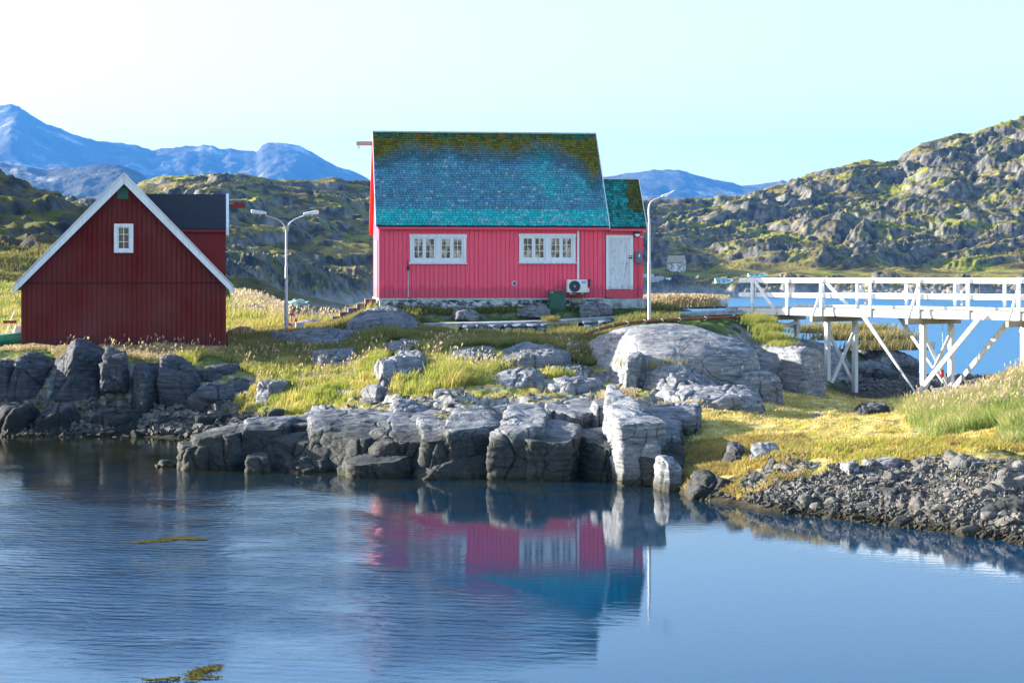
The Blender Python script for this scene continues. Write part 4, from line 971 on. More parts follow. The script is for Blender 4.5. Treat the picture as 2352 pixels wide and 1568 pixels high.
# cable conduit on the left
kx, kz0 = fac(937.4, 683, .03); _, kz1 = fac(937.4, 621, .03)
cd = MB().box(kx-.02, kx+.02, -.055, -.0285, kz0, kz1).build('cable_conduit', M['metal'], house)
MB().box(kx-.045, kx+.045, -.075, -.0285, kz1, kz1+.18).build('switch_box', M['dark'], cd)
MB().tube([(kx, -.06, kz1+.18), (kx-.03, -.07, kz1+.34), (kx-.01, -.04, kz1+.42)], .006, 6).build('cable', M['dark'], cd)
MB().tube([(kx, -.05, kz0), (kx+.3, -.09, kz0-.17), (kx+.9, -.12, kz0-.42), (kx+1.6, -.16, kz0-.6)], .012, 6).build('cable', M['dark'], cd)
# white pipe of the heat pump
qx, qz1 = fac(1327.5, 532, .03); _, qz0 = fac(1327.5, 641, .03)
m = MB().tube([(qx, -.075, qz0-.3), (qx, -.075, qz1-.02), (qx, -.055, qz1+.03), (qx, -.02, qz1+.03)], .042, 12)
m.build('white_pipe', M['white'], house)
# beam with hook in the left gable
bm_z = fac(862, 331)[1]
bz = CAMH-(330-HY)*73.1/F-HZ
beam = MB().box(-.82, -.02, W_/2-.07, W_/2+.07, bz-.08, bz+.08).build('hoist_beam', M['raw_wood'], house)
MB().torus((-.72, W_/2, bz-.17), .045, .009, 'y', 18, 6).tube([(-.72, W_/2, bz-.08), (-.72, W_/2, bz-.13)], .01, 6).build('hook_ring', M['dark'], beam)
# gable door on the left
gd = MB().box(-.075, -.025, 1.55, 2.75, .0, 2.15).build('gable_door', M['teal'], house)
MB().box(-.09, -.0255, 1.42, 1.54, .0, 2.27).box(-.09, -.0255, 2.76, 2.88, .0, 2.27).box(-.088, -.0255, 1.54, 2.76, 2.16, 2.27).build('door_frame', M['white'], gd)

M['old_concrete'] = plain('old_dark_concrete', (.12, .11, .14), .9, var=.35, scale=4)
# things that stand or hang at the house
def at_house(name, s, d, z, label, cat): return empty(name, hpos(s, d, z), HA, label, cat)
ax0, az0 = fac(1302.5, 675, .35); ax1, az1 = fac(1349, 642, .35)
ac = at_house('heat_pump', ax0, 0, az0, 'white heat pump unit with round black fan hung low on the pink wall', 'heat pump')
w_, h_ = ax1-ax0, az1-az0
b = MB().box(0, w_, -.40, -.11, .05, h_).build('casing', M['ac_white'], ac, .02)
MB().box(w_, w_+.075, -.36, -.12, .06, h_*.42).build('valve_cover', M['ac_white'], ac, .015)
fcx, fcz, fr_ = w_*.37, h_*.53, h_*.40
MB().tube([(fcx, -.399, fcz), (fcx, -.407, fcz)], fr_, 32).build('fan_opening', M['dark'], ac)
m = MB()
for k in range(1, 7): m.torus((fcx, -.414, fcz), fr_*k/6.2, .0035, 'y', 32, 4)
for k in range(10):
    a = k*math.pi/5; m.tube([(fcx+.02*math.cos(a), -.414, fcz+.02*math.sin(a)), (fcx+fr_*math.cos(a), -.414, fcz+fr_*math.sin(a))], .003, 4)
gr = m.build('fan_grille', M['grey_box'], ac)
MB().tube([(fcx, -.416, fcz), (fcx, -.422, fcz)], fr_*.16, 16).build('hub', M['metal'], gr)
lb = MB().box(w_*.70, w_*.92, -.404, -.4005, h_*.74, h_*.90).build('brand_label', M['blue_label'], ac)
text('Midea', .062, (w_*.81, -.406, h_*.82), M['lamp_white'], lb, 'label_text', ext=.001)
MB().box(.12, .17, -.42, -.02, .0, .045).box(w_*.72, w_*.72+.05, -.42, -.02, .0, .045).box(.12, w_*.72+.05, -.035, -.029, -.04, .0).build('bracket', M['metal'], ac)
m = MB()
for k in range(3): m.box(.10, w_*.80, -.30, -.05, -.03-.03*k-.02, -.03-.03*k)
m.box(.15, .18, -.28, -.25, -.62, -.1).box(w_*.7, w_*.7+.03, -.28, -.25, -.62, -.1)
m.build('wooden_support', M['rust'], ac)
m = MB()
for k in range(3): m.tube([(w_+.10, -.1-.02*k, h_*.93), (w_+.14-.03*k, -.14, h_*.62), (w_+.06+.02*k, -.2, h_*.40)], .010, 6)
m.box(w_+.06, w_+.16, -.12, -.03, h_*.85, h_*1.0)
m.build('refrigerant_hose', M['dark'], ac)
gx0, gz0 = fac(1261, 720, .5); gx1, gz1 = fac(1295, 669, .5)
gb = at_house('green_cabinet', gx0, 0, gz0, 'dark green ribbed metal cabinet standing in the grass before the pink wall', 'cabinet')
w_, h_ = gx1-gx0, gz1-gz0
MB().box(0, w_, -.75, -.32, -.1, h_-.02).build('body', M['green'], gb, .008)
m = MB()
for k in range(9): m.box(.02+k*w_/9.2, .02+k*w_/9.2+.022, -.762, -.7505, .02, h_-.05)
m.build('ribs', M['green'], gb)
MB().box(-.02, w_+.02, -.78, -.30, h_-.018, h_+.02).build('lid', M['green'], gb, .006)
m = MB()
for k in (.03, .10): m.tube([(k, -.775, h_-.05), (k+.02, -.79, h_-.03)], .018, 8)
m.build('latch', M['lamp_white'], gb)
# concrete steps going down to the left of the house
st = empty('concrete_steps', hpos(-.03, .1, -.1), HA, 'worn concrete steps going down left from the corner of the pink house', 'steps')
stp = [(870,845,686),(845,826,697),(826,806,707),(806,787,716),(787,770,726)]
m = MB()
for i, (xr, xl, yt) in enumerate(stp):
    yy = 71.0; x0 = (xl-CX)/F*yy-HX+.03; x1 = (xr-CX)/F*yy-HX+.03; z = CAMH-(yt-HY)*yy/F-HZ+.1
    m.box(x0, x1-.002, .6-i*.02, 1.75-i*.02, -1.25, z)
m.build('step_blocks', M['old_concrete'], st, .015)

# ================================================================ dark red barn
BX, BY, BZ, BA = -16.46, 61.4, 2.31, R(8.9)
BW, BE, BR, BL = 6.757, 2.21, 5.75, 6.5      # width, eave and apex above base, length
barn = empty('barn', (BX, BY, BZ), BA, 'dark red gabled barn with white barge boards and one small white window', 'barn')
bc, bs = math.cos(BA), math.sin(BA)
def bf(X, Y):
    r = (X-CX)/F; s = (r*BY-BX)/(bc-r*bs); return s, CAMH-(Y-HY)*(BY+s*bs)/F-BZ
wx0, wz0 = bf(262, 580.5); wx1, wz1 = bf(306.5, 514)
top = lambda s: BE+(BR-BE-.15)*(1-abs(s-BW/2)/(BW/2))
m = MB()
boards(m, 0, BW, lambda s: BE+.03, top, -.004, step=.165, holes=[(wx0+.1, wx1-.1, wz0+.1, wz1-.1)], rs=8)
boards(m, 0, BW, lambda s: -.25, lambda s: BE-.0, .010, step=.165, rs=9)
MB().box(.01, BW-.01, -.040, -.034, BE-.015, BE+.018).build('shadow_strip', plain('shadow_strip_red', (.035, .003, .003), .9), barn)  # dark strip standing in for the shadow line between the board courses
m.prism([(0, -.4), (BW, -.4), (BW, BE), (BW/2, BR-.15), (0, BE)], 'y', .012, .12)
m.prism([(0, -.4), (BW, -.4), (BW, BE), (BW/2, BR-.15), (0, BE)], 'y', BL-.1, BL)
m.box(.0, .1, .12, BL-.1, -.4, BE).box(BW-.1, BW, .12, BL-.1, -.4, BE)
m.build('wall', M['barn_red'], barn)
MB().box(BW-.02, BW+.02, -.03, .1, -.3, BE).build('corner_board', M['barn_trim'], barn)
MB().box(-.02, .02, -.03, .1, -.3, BE).build('corner_board', M['barn_trim'], barn)
OHB = .22
sl_ = (BR-BE)/(BW/2)
m = MB().prism([(-OHB, BE-OHB*sl_-.02), (-OHB, BE-OHB*sl_+.10), (BW/2, BR+.10), (BW+OHB, BE-OHB*sl_+.10), (BW+OHB, BE-OHB*sl_-.02), (BW/2, BR-.02)], 'y', -.26, BL+.15)
broof = m.build('roof', M['dark_felt'], barn)
for sg in (0, 1):
    f_ = (lambda s: s) if not sg else (lambda s: BW-s)
    MB().prism([(f_(-OHB-.02), BE-OHB*sl_-.12), (f_(-OHB-.02), BE-OHB*sl_+.115), (f_(BW/2-.004), BR+.13), (f_(BW/2-.004), BR-.20)], 'y', -.30, -.262).build('barge_board', M['white'], broof)
    MB().prism([(f_(-OHB-.05), BE-OHB*sl_+.115), (f_(-OHB-.05), BE-OHB*sl_+.15), (f_(BW/2-.004), BR+.19), (f_(BW/2-.004), BR+.135)], 'y', -.33, -.12).build('verge_strip', M['white'], broof)
# window
m = MB(); m.box(wx0, wx1, -.075, -.030, wz1-.11, wz1).box(wx0, wx1, -.078, -.030, wz0, wz0+.12).box(wx0, wx0+.12, -.072, -.030, wz0+.12, wz1-.11).box(wx1-.12, wx1, -.072, -.030, wz0+.12, wz1-.11)
bw = m.build('window', M['white'], barn, .004)
m = MB(); a, b_, c0, c1 = wx0+.12, wx1-.12, wz0+.12, wz1-.11; mid = (a+b_)/2
m.box(a, a+.035, -.05, -.02, c0, c1).box(b_-.035, b_, -.05, -.02, c0, c1).box(a+.035, b_-.035, -.05, -.02, c1-.03, c1).box(a+.035, b_-.035, -.05, -.02, c0, c0+.03)
m.box(mid-.011, mid+.011, -.045, -.02, c0+.03, c1-.03)
for k in (1, 2):
    zz = c0+(c1-c0)*k/3; m.box(a+.035, mid-.011, -.045, -.02, zz-.01, zz+.01).box(mid+.011, b_-.035, -.045, -.02, zz-.01, zz+.01)
m.build('sash', M['white'], bw)
dk = NT('dark_window_glass'); dcol = dk.ramp(dk.noise(dk.pos((6, 6, 6), obj=True), 1.2, 4), [(.50, (.006, .007, .010)), (.66, (.10, .10, .10))]); dk.base(dcol, .05, spec=.6); M['dpane'] = dk.m
MB().box(a, b_, -.019, -.012, c0, c1).build('pane', M['dpane'], bw)
gx, gz = bf(269.5, 457); gx2, gz2 = bf(294.8, 430)
MB().prism([(gx, gz), (gx2, gz), (gx2, gz2-.09), ((gx+gx2)/2, gz2+.07), (gx, gz2-.09)], 'y', -.045, -.030).build('hatch', M['green'], barn)
MB().box(BW+.24, BW+.30, -.2, -.12, BE-.32, BE-.16).tube([(BW+.22, -.16, BE-.15), (BW+.27, -.16, BE-.13)], .02, 6).build('outdoor_light', M['lamp_white'], barn)
# dormer to the right with its crane beam
t1, t2 = 2.4, 5.2; tm = (t1+t2)/2; dze, dzr = 6.50-BZ, 7.64-BZ
dm = MB()
sx_ = BW-2.2
st_ = .165; s = sx_
while s < BW-.001:
    e = min(s+st_, BW); dm.box(s+.006, e-.006, t1-.026, t1, BE-.2, dze); s = e
dm.prism([(t1, BE-.2), (t2, BE-.2), (t2, dze), (tm, dzr-.05), (t1, dze)], 'x', BW-.08, BW+.01)
dm.box(sx_, BW-.08, t1, t1+.08, BE-.2, dze).box(sx_, BW-.08, t2-.08, t2, BE-.2, dze)
dormer = dm.build('dormer', M['barn_trim'], barn)
od = .16; ds = (dzr-dze)/(tm-t1)
m = MB().prism([(t1-od, dze-od*ds-.0), (t1-od, dze-od*ds+.08), (tm, dzr+.08), (t2+od, dze-od*ds+.08), (t2+od, dze-od*ds), (tm, dzr)], 'x', BW/2-.3, BW+.02)
m.build('dormer_roof', M['dark_felt'], dormer)
for sg in (0, 1):
    g_ = (lambda q: q) if not sg else (lambda q: t1+t2-q)
    MB().prism([(g_(t1-od-.01), dze-od*ds-.16), (g_(t1-od-.01), dze-od*ds+.09), (g_(tm-.003), dzr+.11), (g_(tm-.003), dzr-.16)], 'x', BW+.022, BW+.12).build('barge_board', M['white'], dormer)
MB().box(sx_, BW+.02, t1-od-.02, t1-.03, dze-.19, dze-.10).build('eave_board', M['barn_trim'], dormer)
MB().box(BW+.12, BW+.72, tm-.06, tm+.06, dzr-.42, dzr-.28).prism([(BW+.30, dzr-.28), (BW+.72, dzr-.28), (BW+.70, dzr-.23), (BW+.34, dzr-.20)], 'y', tm-.03, tm+.03).build('crane_beam', M['barn_trim'], dormer)
# ================================================================ white footbridge
EX_, EY_ = .581, -.814; NX_, NY_ = .814, .581        # along the bridge (towards the viewer's right) / across it, away
def br(t, d, z): return (16.3+EX_*t+NX_*d, 58.6+EY_*t+NY_*d, z)
def tX(X):
    r = (X-CX)/F; return (r*58.6-16.3)/(EX_+.814*r)
bridge = empty('footbridge', br(-13.2, 0, 3.3), 0, 'white wooden footbridge on cross braced posts, coming in from the right', 'footbridge')
bridge.location = (0, 0, 0)
bo = Vector(br(-13.2, 0, 3.3))
bridge.location = bo
def B(mb, name, mat, bev=0, sub=None):
    mb.v = [tuple(Vector(v)-bo) for v in mb.v]; return mb.build(name, mat, sub or bridge, bev)
def bbox(mb, t0, t1, d0, d1, z0, z1):
    v = [br(t, d, z) for z in (z0, z1) for (t, d) in ((t0, d0), (t1, d0), (t1, d1), (t0, d1))]
    return mb.add(v, [(0,3,2,1),(4,5,6,7),(0,1,5,4),(1,2,6,5),(2,3,7,6),(3,0,4,7)])
TE = 7.0; BWD = 1.65
m = MB(); t = -13.35; k = 0
while t < TE:
    bbox(m, t+.007, t+.125, -.03, BWD+.03, 3.565, 3.615); t += .137; k += 1
B(m, 'deck', M['deck_wood'])
for d0, d1 in ((-.065, -.02), (BWD+.02, BWD+.065)):
    B(bbox(MB(), -13.25, TE, d0, d1, 3.33, 3.562), 'fascia', M['white_bridge'], .006)
B(bbox(MB(), -11.9, TE, BWD-.08, BWD-.0, 3.62, 3.70), 'kerb_rail', M['white_bridge'], .006)
for d0, d1, tt in ((-.015, .03, -13.25), (BWD-.03, BWD+.015, -12.3)):
    B(bbox(MB(), tt, TE, d0, d1, 4.515, 4.70), 'top_rail', M['white_bridge'], .006)
    B(bbox(MB(), tt, TE, d0, d1, 3.98, 4.15), 'middle_rail', M['white_bridge'], .006)
POSTS = [tX(q) for q in (1732, 1812, 1890, 2003, 2114, 2228, 2345)]+[2.14, 4.28, 6.42]
for t in POSTS: B(bbox(MB(), t-.06, t+.06, -.13, -.067, 3.335, 4.69), 'post', M['white_bridge'], .006)
for t in [q+.0 for q in POSTS[1:]]: B(bbox(MB(), t-.06, t+.06, BWD+.067, BWD+.13, 3.335, 4.66), 'post', M['white_bridge'], .006)
def brace(a, b, w=.10, h=.05, name='brace'):
    B(MB().bar(br(*a), br(*b), h, w, (0, 0, 1)), name, M['white_bridge'])
# in-plane diagonals of the first bays
def flat_brace(t0, z0, t1, z1, d, w=.11):
    """diagonal board lying in the plane of a rail"""
    L_ = math.hypot(t1-t0, z1-z0); ux, uz = (t1-t0)/L_, (z1-z0)/L_
    m = MB(); q = []
    for dd in (d, d+.045):
        q += [br(t0-uz*w/2, dd, z0+ux*w/2), br(t0+uz*w/2, dd, z0-ux*w/2), br(t1+uz*w/2, dd, z1-ux*w/2), br(t1-uz*w/2, dd, z1+ux*w/2)]
    m.add(q, [(0,1,2,3),(7,6,5,4),(0,4,5,1),(1,5,6,2),(2,6,7,3),(3,7,4,0)]); B(m, 'brace', M['white_bridge'])
flat_brace(POSTS[0]+.08, 4.62, tX(1788), 3.40, -.112)
flat_brace(POSTS[1]+.08, 4.60, tX(1812)+1.3, 3.68, BWD+.068)
# bents
def bent(t, zb_n, zb_f, cap_w=2.65, near=.10, far=1.50, w=.17, outr=True):
    bbm = bbox(MB(), t-.07, t+.07, -.72 if outr else -.25, BWD+.28, 3.13, 3.325)
    B(bbm, 'cap_beam', M['raw_wood'], .008)
    B(bbox(MB(), t-w/2, t+w/2, near-w/2, near+w/2, zb_n-.3, 3.127), 'pillar', M['white_bridge'], .008)
    B(bbox(MB(), t-w/2, t+w/2, far-w/2, far+w/2, zb_f-.3, 3.127), 'pillar', M['white_bridge'], .008)
    if outr:
        B(MB().bar(br(t, -.64, 3.33), br(t, -.15, 4.42), .045, .09, (NX_, NY_, 0)), 'outrigger', M['white_bridge'])
        B(MB().bar(br(t, BWD+.60, 3.33), br(t, BWD+.15, 4.42), .045, .09, (NX_, NY_, 0)), 'outrigger', M['white_bridge'])
    for (a, za, b, zb, tt) in ((near-.02, 3.05, far+.12, zb_f+.10, t-w/2-.03), (far+.02, 3.05, near-.12, zb_n+.10, t+w/2+.03)):
        B(MB().bar(br(tt, a, za), br(tt, b, zb), .05, .13, (0, 0, 1)), 'brace', M['raw_wood' if False else 'white_bridge'])
t1b, t2b, t3b = tX(1896), tX(2116), tX(2347)
bent(tX(1763), 2.66, 2.75, near=.12, far=1.50, w=.15, outr=False)
bent(t1b, .5, .62); bent(t2b, .74, .72); bent(t3b, 1.1, .8); bent(4.35, 1.3, 1.0)
# V braces standing on the foot of the second bent
for d in (-.10, BWD-.10):
    for (tt, zt) in ((tX(1992) if d < 0 else tX(1992)+.1, 3.42), (tX(2266), 3.50)):
        L_ = math.hypot(tt-t2b, zt-.78)
        ux, uz = (tt-t2b)/L_, (zt-.78)/L_; w = .15; q = []
        for dd in (d-.16, d-.09):
            q += [br(t2b-uz*w/2, dd, .76+abs(ux)*w/2), br(t2b+uz*w/2, dd, .76-abs(ux)*w/2), br(tt+uz*w/2, dd, zt-ux*w/2), br(tt-uz*w/2, dd, zt+ux*w/2)]
        B(MB().add(q, [(0,1,2,3),(7,6,5,4),(0,4,5,1),(1,5,6,2),(2,6,7,3),(3,7,4,0)]), 'strut', M['white_bridge'])
    L_ = 0
B(bbox(MB(), -13.95, -13.38, -.02, BWD, 3.32, 3.60), 'abutment', M['concrete'], .01)
B(bbox(MB(), -13.3, -13.15, -.15, BWD+.1, 3.12, 3.32), 'cap_beam', M['raw_wood'], .01)
B(bbox(MB(), -13.33, -13.12, .0, .2, 2.6, 3.118), 'support_block', M['rust'], .01)
# rope with a red float hanging under the bridge
rp = empty('hanging_rope', (0, 0, 0), 0, 'thin rope with a small red float hanging under the bridge', 'rope')
q = Vector(br(t2b+.1, .95, 0)); rp.location = (q.x, q.y, 3.3)
MB().tube([(0, 0, 0), (.01, 0, -1.2), (0, 0, -2.2)], .012, 6).build('rope', M['rope'], rp)
MB().tube([(0, 0, -1.72), (0, 0, -1.76), (0, 0, -1.95), (0, 0, -2.0)], [.02, .055, .055, .02], 10).build('float', M['metal_red'], rp)
MB().box(-.05, .05, -.05, .05, -2.3, -2.19).build('weight', M['raw_wood'], rp)

# ================================================================ lamps
def pt(X, Y, y): return Vector(((X-CX)/F*y, y, CAMH-(Y-HY)*y/F))
p0 = pt(657.5, 766, 68.0); p0.z -= .12
la = empty('street_lamp', p0, 0, 'tall street lamp with two heads on curved arms beside the dark red barn', 'street lamp', 'street lamps')
def lz(Y, y=68.0): return CAMH-(Y-HY)*y/F-p0.z
la_p = MB().tube([(0,0,0),(0,0,lz(694))], .078, 14).tube([(0,0,lz(694)),(0,0,lz(690)),(0,0,lz(613))], [.078,.052,.052], 14).tube([(0,0,lz(613)),(0,0,lz(611)),(0,0,lz(530))], [.052,.037,.037], 12).build('pole', M['metal'], la)
for sg, (X1, Y1) in ((-1, (607, 489)), (1, (701, 491))):
    hx = (X1-657)/F*68.0
    MB().tube([(0, 0, lz(530)), (sg*.04, 0, lz(521)), (sg*.16, 0, lz(511)), (sg*.33, 0, lz(504)), (hx-sg*.05, 0, lz(496)), (hx, 0, lz(Y1)-.02)], .032, 10).build('arm', M['metal'], la)
    zc = lz(Y1); a, b = hx-sg*.06, hx+sg*.50
    ti = .06
    pts = [(a, zc-.03), (a, zc+.03), (a+sg*.12, zc+.06), (b-sg*.06, zc+ti+.07), (b, zc+ti+.02), (b-sg*.04, zc+ti-.09), (a+sg*.10, zc-.06)]
    if sg < 0: pts = [(x, z) for x, z in pts]
    hd = MB().prism(pts, 'y', -.14, .14).build('lamp_head', M['lamp_white'], la, .02)
p1 = pt(1491.5, 734, 64.5)
lb_ = empty('street_lamp', p1, 0, 'tall street lamp with one head pointing right, before the white door corner', 'street lamp', 'street lamps')
lz1 = lambda Y: CAMH-(Y-HY)*64.5/F-p1.z
MB().tube([(0,0,-.05),(0,0,lz1(604))], .062, 14).tube([(0,0,lz1(604)),(0,0,lz1(602)),(0,0,lz1(512))], [.062,.048,.048], 14).tube([(0,0,lz1(512)),(0,0,lz1(510)),(-.02,0,lz1(485)),(-.005,0,lz1(472)),(.06,0,lz1(464)),(.19,0,lz1(459)),(.40,0,lz1(453.5)),(.47,0,lz1(451.5))], [.048,.036,.036,.034,.032,.03,.03,.028], 12).build('pole', M['metal'], lb_)
a0, a1 = (1519-1491.5)/F*64.5, (1548-1491.5)/F*64.5
MB().prism([(a0, lz1(452.5)), (a0+.02, lz1(448)), (a0+.26, lz1(443)), (a1, lz1(436.5)), (a1+.01, lz1(438.5)), (a0+.32, lz1(446)), (a0+.18, lz1(454))], 'y', -.12, .12).build('lamp_head', M['lamp_white'], lb_, .012)
m = MB()
for a in (.3, 1.87, 3.44, 5.01): m.tube([(.13*math.cos(a), .13*math.sin(a), -.08), (.13*math.cos(a), .13*math.sin(a), .03)], .015, 6)
m.box(-.17, .17, -.17, .17, -.06, -.02).build('foot_plate', M['rust'], lb_)
# lifebuoy on its post behind the double lamp
q = pt(668, 733, 69.2)
lb2 = empty('lifebuoy', q, 0, 'orange and white lifebuoy hanging behind the foot of the double lamp', 'lifebuoy')
rr = .20
for k in range(4):
    a = math.pi/4+k*math.pi/2
    MB().torus((0, 0, 0), rr, .055, 'y', 10, 10, a, a+math.pi*.30).build('orange_band', M['orange'], lb2)
    MB().torus((0, 0, 0), rr, .053, 'y', 8, 10, a+math.pi*.30, a+math.pi*.5).build('white_band', M['lamp_white'], lb2)
MB().tube([(0, .09, -.8), (0, .09, .22)], .03, 8).build('stand_post', M['raw_wood'], lb2)
MB().tube([(.18, -.03, -.12), (.10, -.05, -.32), (.03, -.05, -.42), (.12, -.05, -.55), (.05, -.04, -.66)], .012, 6).build('line', M['lamp_white'], lb2)
q = pt(688, 762, 68.6)
wb = empty('white_box', q, .2, 'plain pale grey box standing in the grass right of the lifebuoy', 'box')
MB().box(-.15, .15, -.12, .12, -.12, .33).build('body', M['metal'], wb, .01)
MB().box(-.165, .165, -.135, .135, .332, .36).build('lid', M['lamp_white'], wb, .008)
# crate with a heap of rope on the crest
q = pt(686.5, 716, 86)
cr = empty('fish_crate', q, .15, 'weathered crate heaped with pale green rope on the grass crest', 'crate')
m = MB().box(-.42, .42, -.3, .3, -.15, .30)
for k in range(3): m.box(-.44, .44, -.33, -.305, -.10+k*.14, -.01+k*.14)
m.build('body', M['crate'], cr)
hp = empty('rope_heap', (q.x, q.y, q.z+.30), .15, 'tangled heap of pale green rope lying on the crate', 'rope')
m = MB(); rr_ = random.Random(5)
for k in range(16):
    a = rr_.uniform(0, 6.28); r1 = rr_.uniform(.18, .46)
    path = [(r1*math.cos(a+u*.55)*(1+.2*math.sin(u*2+k)), .62*r1*math.sin(a+u*.55), .04+.015*k+.05*math.sin(u*1.7+k)-.10*(r1 > .42)) for u in range(12)]
    m.tube(path, .018, 5)
m.build('rope_coils', M['rope'], hp)
# path with dry stone walls
pm = MB()
PTS = [(960, 744, 68.2), (1010, 742, 68.3), (1120, 740.0, 68.4), (1250, 736, 68.6), (1330, 731.5, 68.8), (1400, 727, 69.0), (1500, 721.5, 69.2), (1600, 716, 69.4), (1700, 711.5, 69.4)]
L1, L2 = [], []
for (X, Y, y) in PTS:
    p = pt(X, Y, y); wd = .55 if X < 1100 else .75
    L1.append((p.x, p.y-wd, p.z)); L2.append((p.x, p.y+wd*.9, p.z+.02))
n = len(L1); v = L1+L2+[(a, b, c-.14) for a, b, c in L1]+[(a, b, c-.14) for a, b, c in L2]
f_ = []
for i in range(n-1): f_ += [(i, i+1, n+i+1, n+i), (2*n+i, 2*n+i+1, i+1, i), (n+i, n+i+1, 3*n+i+1, 3*n+i)]
pm.add(v, f_ + [(0, n, 3*n, 2*n), (n-1, 3*n-1, 4*n-1, 2*n-1)])
tag(pm.build('path', M['concrete']), kind='structure')
def stone_wall(label, X0, X1, prof_, seed):
    r = random.Random(seed); g = np.random.default_rng(seed)
    Vs, Fs, Cs, off = [], [], [], 0
    y = 67.55
    for row in range(4):
        X = X0+r.uniform(0, 8)
        while X < X1:
            w = r.uniform(16, 38)
            nrow = prof_((X-X0)/(X1-X0))
            if row < nrow:
                Yt = np.interp(X, [960,1250,1400,1500], [747,742.5,733,728])+row*8.0; hpx = r.uniform(6.5, 8.5)
                V, Q = rock_shape((w/F*y*.96, .42, hpx/F*y*1.02), r.randint(0, 9999), 9, 7, 5, .35, 0)
                a = r.uniform(-.05, .05)
                c = pt(X+w/2, Yt+hpx/2, y-.06*row)
                V = V+np.array([c.x, c.y, c.z])
                Vs.append(V); Fs.append(Q+off); off += len(V)
                sh = r.uniform(.6, 1.3); Cs.append(np.tile(np.array([.13, .155, .20])*sh, (len(V), 1)))
            X += w*.98
    o = np_mesh('stone_wall', np.concatenate(Vs), np.concatenate(Fs), M['stone'], smooth=True, col=np.concatenate(Cs))
    return tag(o, label, 'stone wall', 'dry stone walls carrying the path')
stone_wall('longer dry stone wall carrying the path, left, under the middle of the house', 1060, 1245, lambda u: 1+3*math.sin(min(1, max(0, u))*math.pi)**.6, 3)
stone_wall('short dry stone wall piece under the path, right, near the dome', 1335, 1402, lambda u: 2.2, 8)
# pipes
def pipe(label, pts, rad, mat, name='pipe', grp=None):
    m = MB(); P = [pt(*p) for p in pts]; o0 = P[0]
    root = empty(name, o0, 0, label, 'pipe', grp)
    MB().tube([p-o0 for p in P], rad, 8).build('tube', mat, root)
    for k in range(1, len(P)-1):
        d = (P[min(k+1, len(P)-1)]-P[k-1]).normalized()*.03
        MB().tube([P[k]-o0-d, P[k]-o0+d], rad*1.25, 8).build('clamp', M['metal'], root)
    return root
pipe('brown rusty pipe curving over the dome to the bridge head', [(1345,768,60.5),(1372,757,61.5),(1405,748,62.5),(1440,742,63.2),(1480,738,63.8),(1520,736,64.3),(1560,733.5,65),(1620,731,66),(1705,727,67.3)], .055, M['rust'])
pipe('black hose lying along the back edge of the path', [(1395,719,70.3),(1450,716,70.6),(1520,712,71),(1580,707.5,72),(1640,705,73),(1690,706,73)], .03, M['black_hose'])
rp1 = pipe('orange rusty pipe lying level along the meadow edge, far right', [(2180,1021,39.5),(2260,1022.5,39.5),(2300,1022.5,39.5),(2345,1022.5,39.5)], .062, M['rust'])
pipe('short orange rusty pipe slanting up out of the lyme grass', [(2303,1019,39.8),(2318,1005,40.8),(2345,980,42.5)], .055, M['rust'])

# ================================================================ small craft and clutter by the barn and across the bay
def hull(mb, L_, B_, H_, th=.05):
    ns = 12; rows_ = []
    for i in range(ns+1):
        u = i/ns; w = B_/2*(1-abs(u*1.0-.42)**2.6*4.2) if u > .42 else B_/2*(1-(.42-u)**2*1.1); w = max(w, .03)
        sheer = H_*(1+.28*(u-.4)**2*3); x = u*L_
        rows_.append([(x, -w, sheer), (x, -w*.88, sheer*.45), (x, -w*.35, .03), (x, w*.35, .03), (x, w*.88, sheer*.45), (x, w, sheer)])
    v = [p for r_ in rows_ for p in r_]; f = []
    for i in range(ns):
        for j in range(5): f.append((i*6+j, i*6+j+1, (i+1)*6+j+1, (i+1)*6+j))
    f.append((5, 4, 3, 2, 1, 0)); mb.add(v, f, True); return rows_
def boat(label, loc, rz, L_, B_, H_, mo, mi, tilt=0.4, group=None, name='rowing_boat'):
    b = empty(name, loc, rz, label, 'boat', group); b.rotation_euler = (tilt, 0, rz)
    m = MB(); rows_ = hull(m, L_, B_, H_); o = m.build('hull', mo, b)
    md = o.modifiers.new('Solid', 'SOLIDIFY'); md.thickness = .05; md.offset = 1
    m = MB(); rr_ = hull(m, L_*.93, B_*.86, H_*.9); m.v = [(x+L_*.03, y, z+.07) for x, y, z in m.v]; m.build('inside', mi, b)
    m = MB()
    for k in (.3, .58): m.box(L_*k, L_*k+.28, -B_*.42, B_*.42, H_*.72, H_*.77)
    m.build('thwart', mo, b)
    return b
def hit(X, Y, y0=445., y1=640.):
    yy = np.arange(y0, y1, .5); zz = CAMH-(Y-HY)*yy/F; hh = hill_h((X-CX)/F*yy, yy)
    k = np.where(hh >= zz)[0]; i = k[0] if len(k) else len(yy)//3
    return Vector(((X-CX)/F*yy[i], yy[i], hh[i]))
EXH = lambda X, y: float(hill_h(np.array([(X-CX)/F*y]), np.array([y]))[0])
BO = [(1663, 492, 'pale rowing boat with a turquoise inside, drawn up left of the bridge rail', .12, 4.4, 2.0, .95, 'boat_white', 'boat_teal', 656)]
for (X, y, lab, rz, L_, B_, H_, a, b, Y) in BO:
    q = hit(X, Y); boat(lab, (q.x-L_/2, q.y, q.z), rz, L_, B_, H_, M[a], M[b], .55, 'boats drawn up across the bay')
q = hit(1648, 666); boat('white upturned dinghy in front of the turquoise boat', (q.x-.8, q.y, q.z), .5, 2.6, 1.5, .8, M['boat_white'], M['boat_white'], 1.2, 'boats drawn up across the bay')
q = hit(1483, 637); boat('white boat half hidden by the single lamp post', (q.x-3.0, q.y, q.z-.3), .0, 5.0, 1.8, .9, M['boat_white'], M['metal'], .4, 'boats drawn up across the bay')
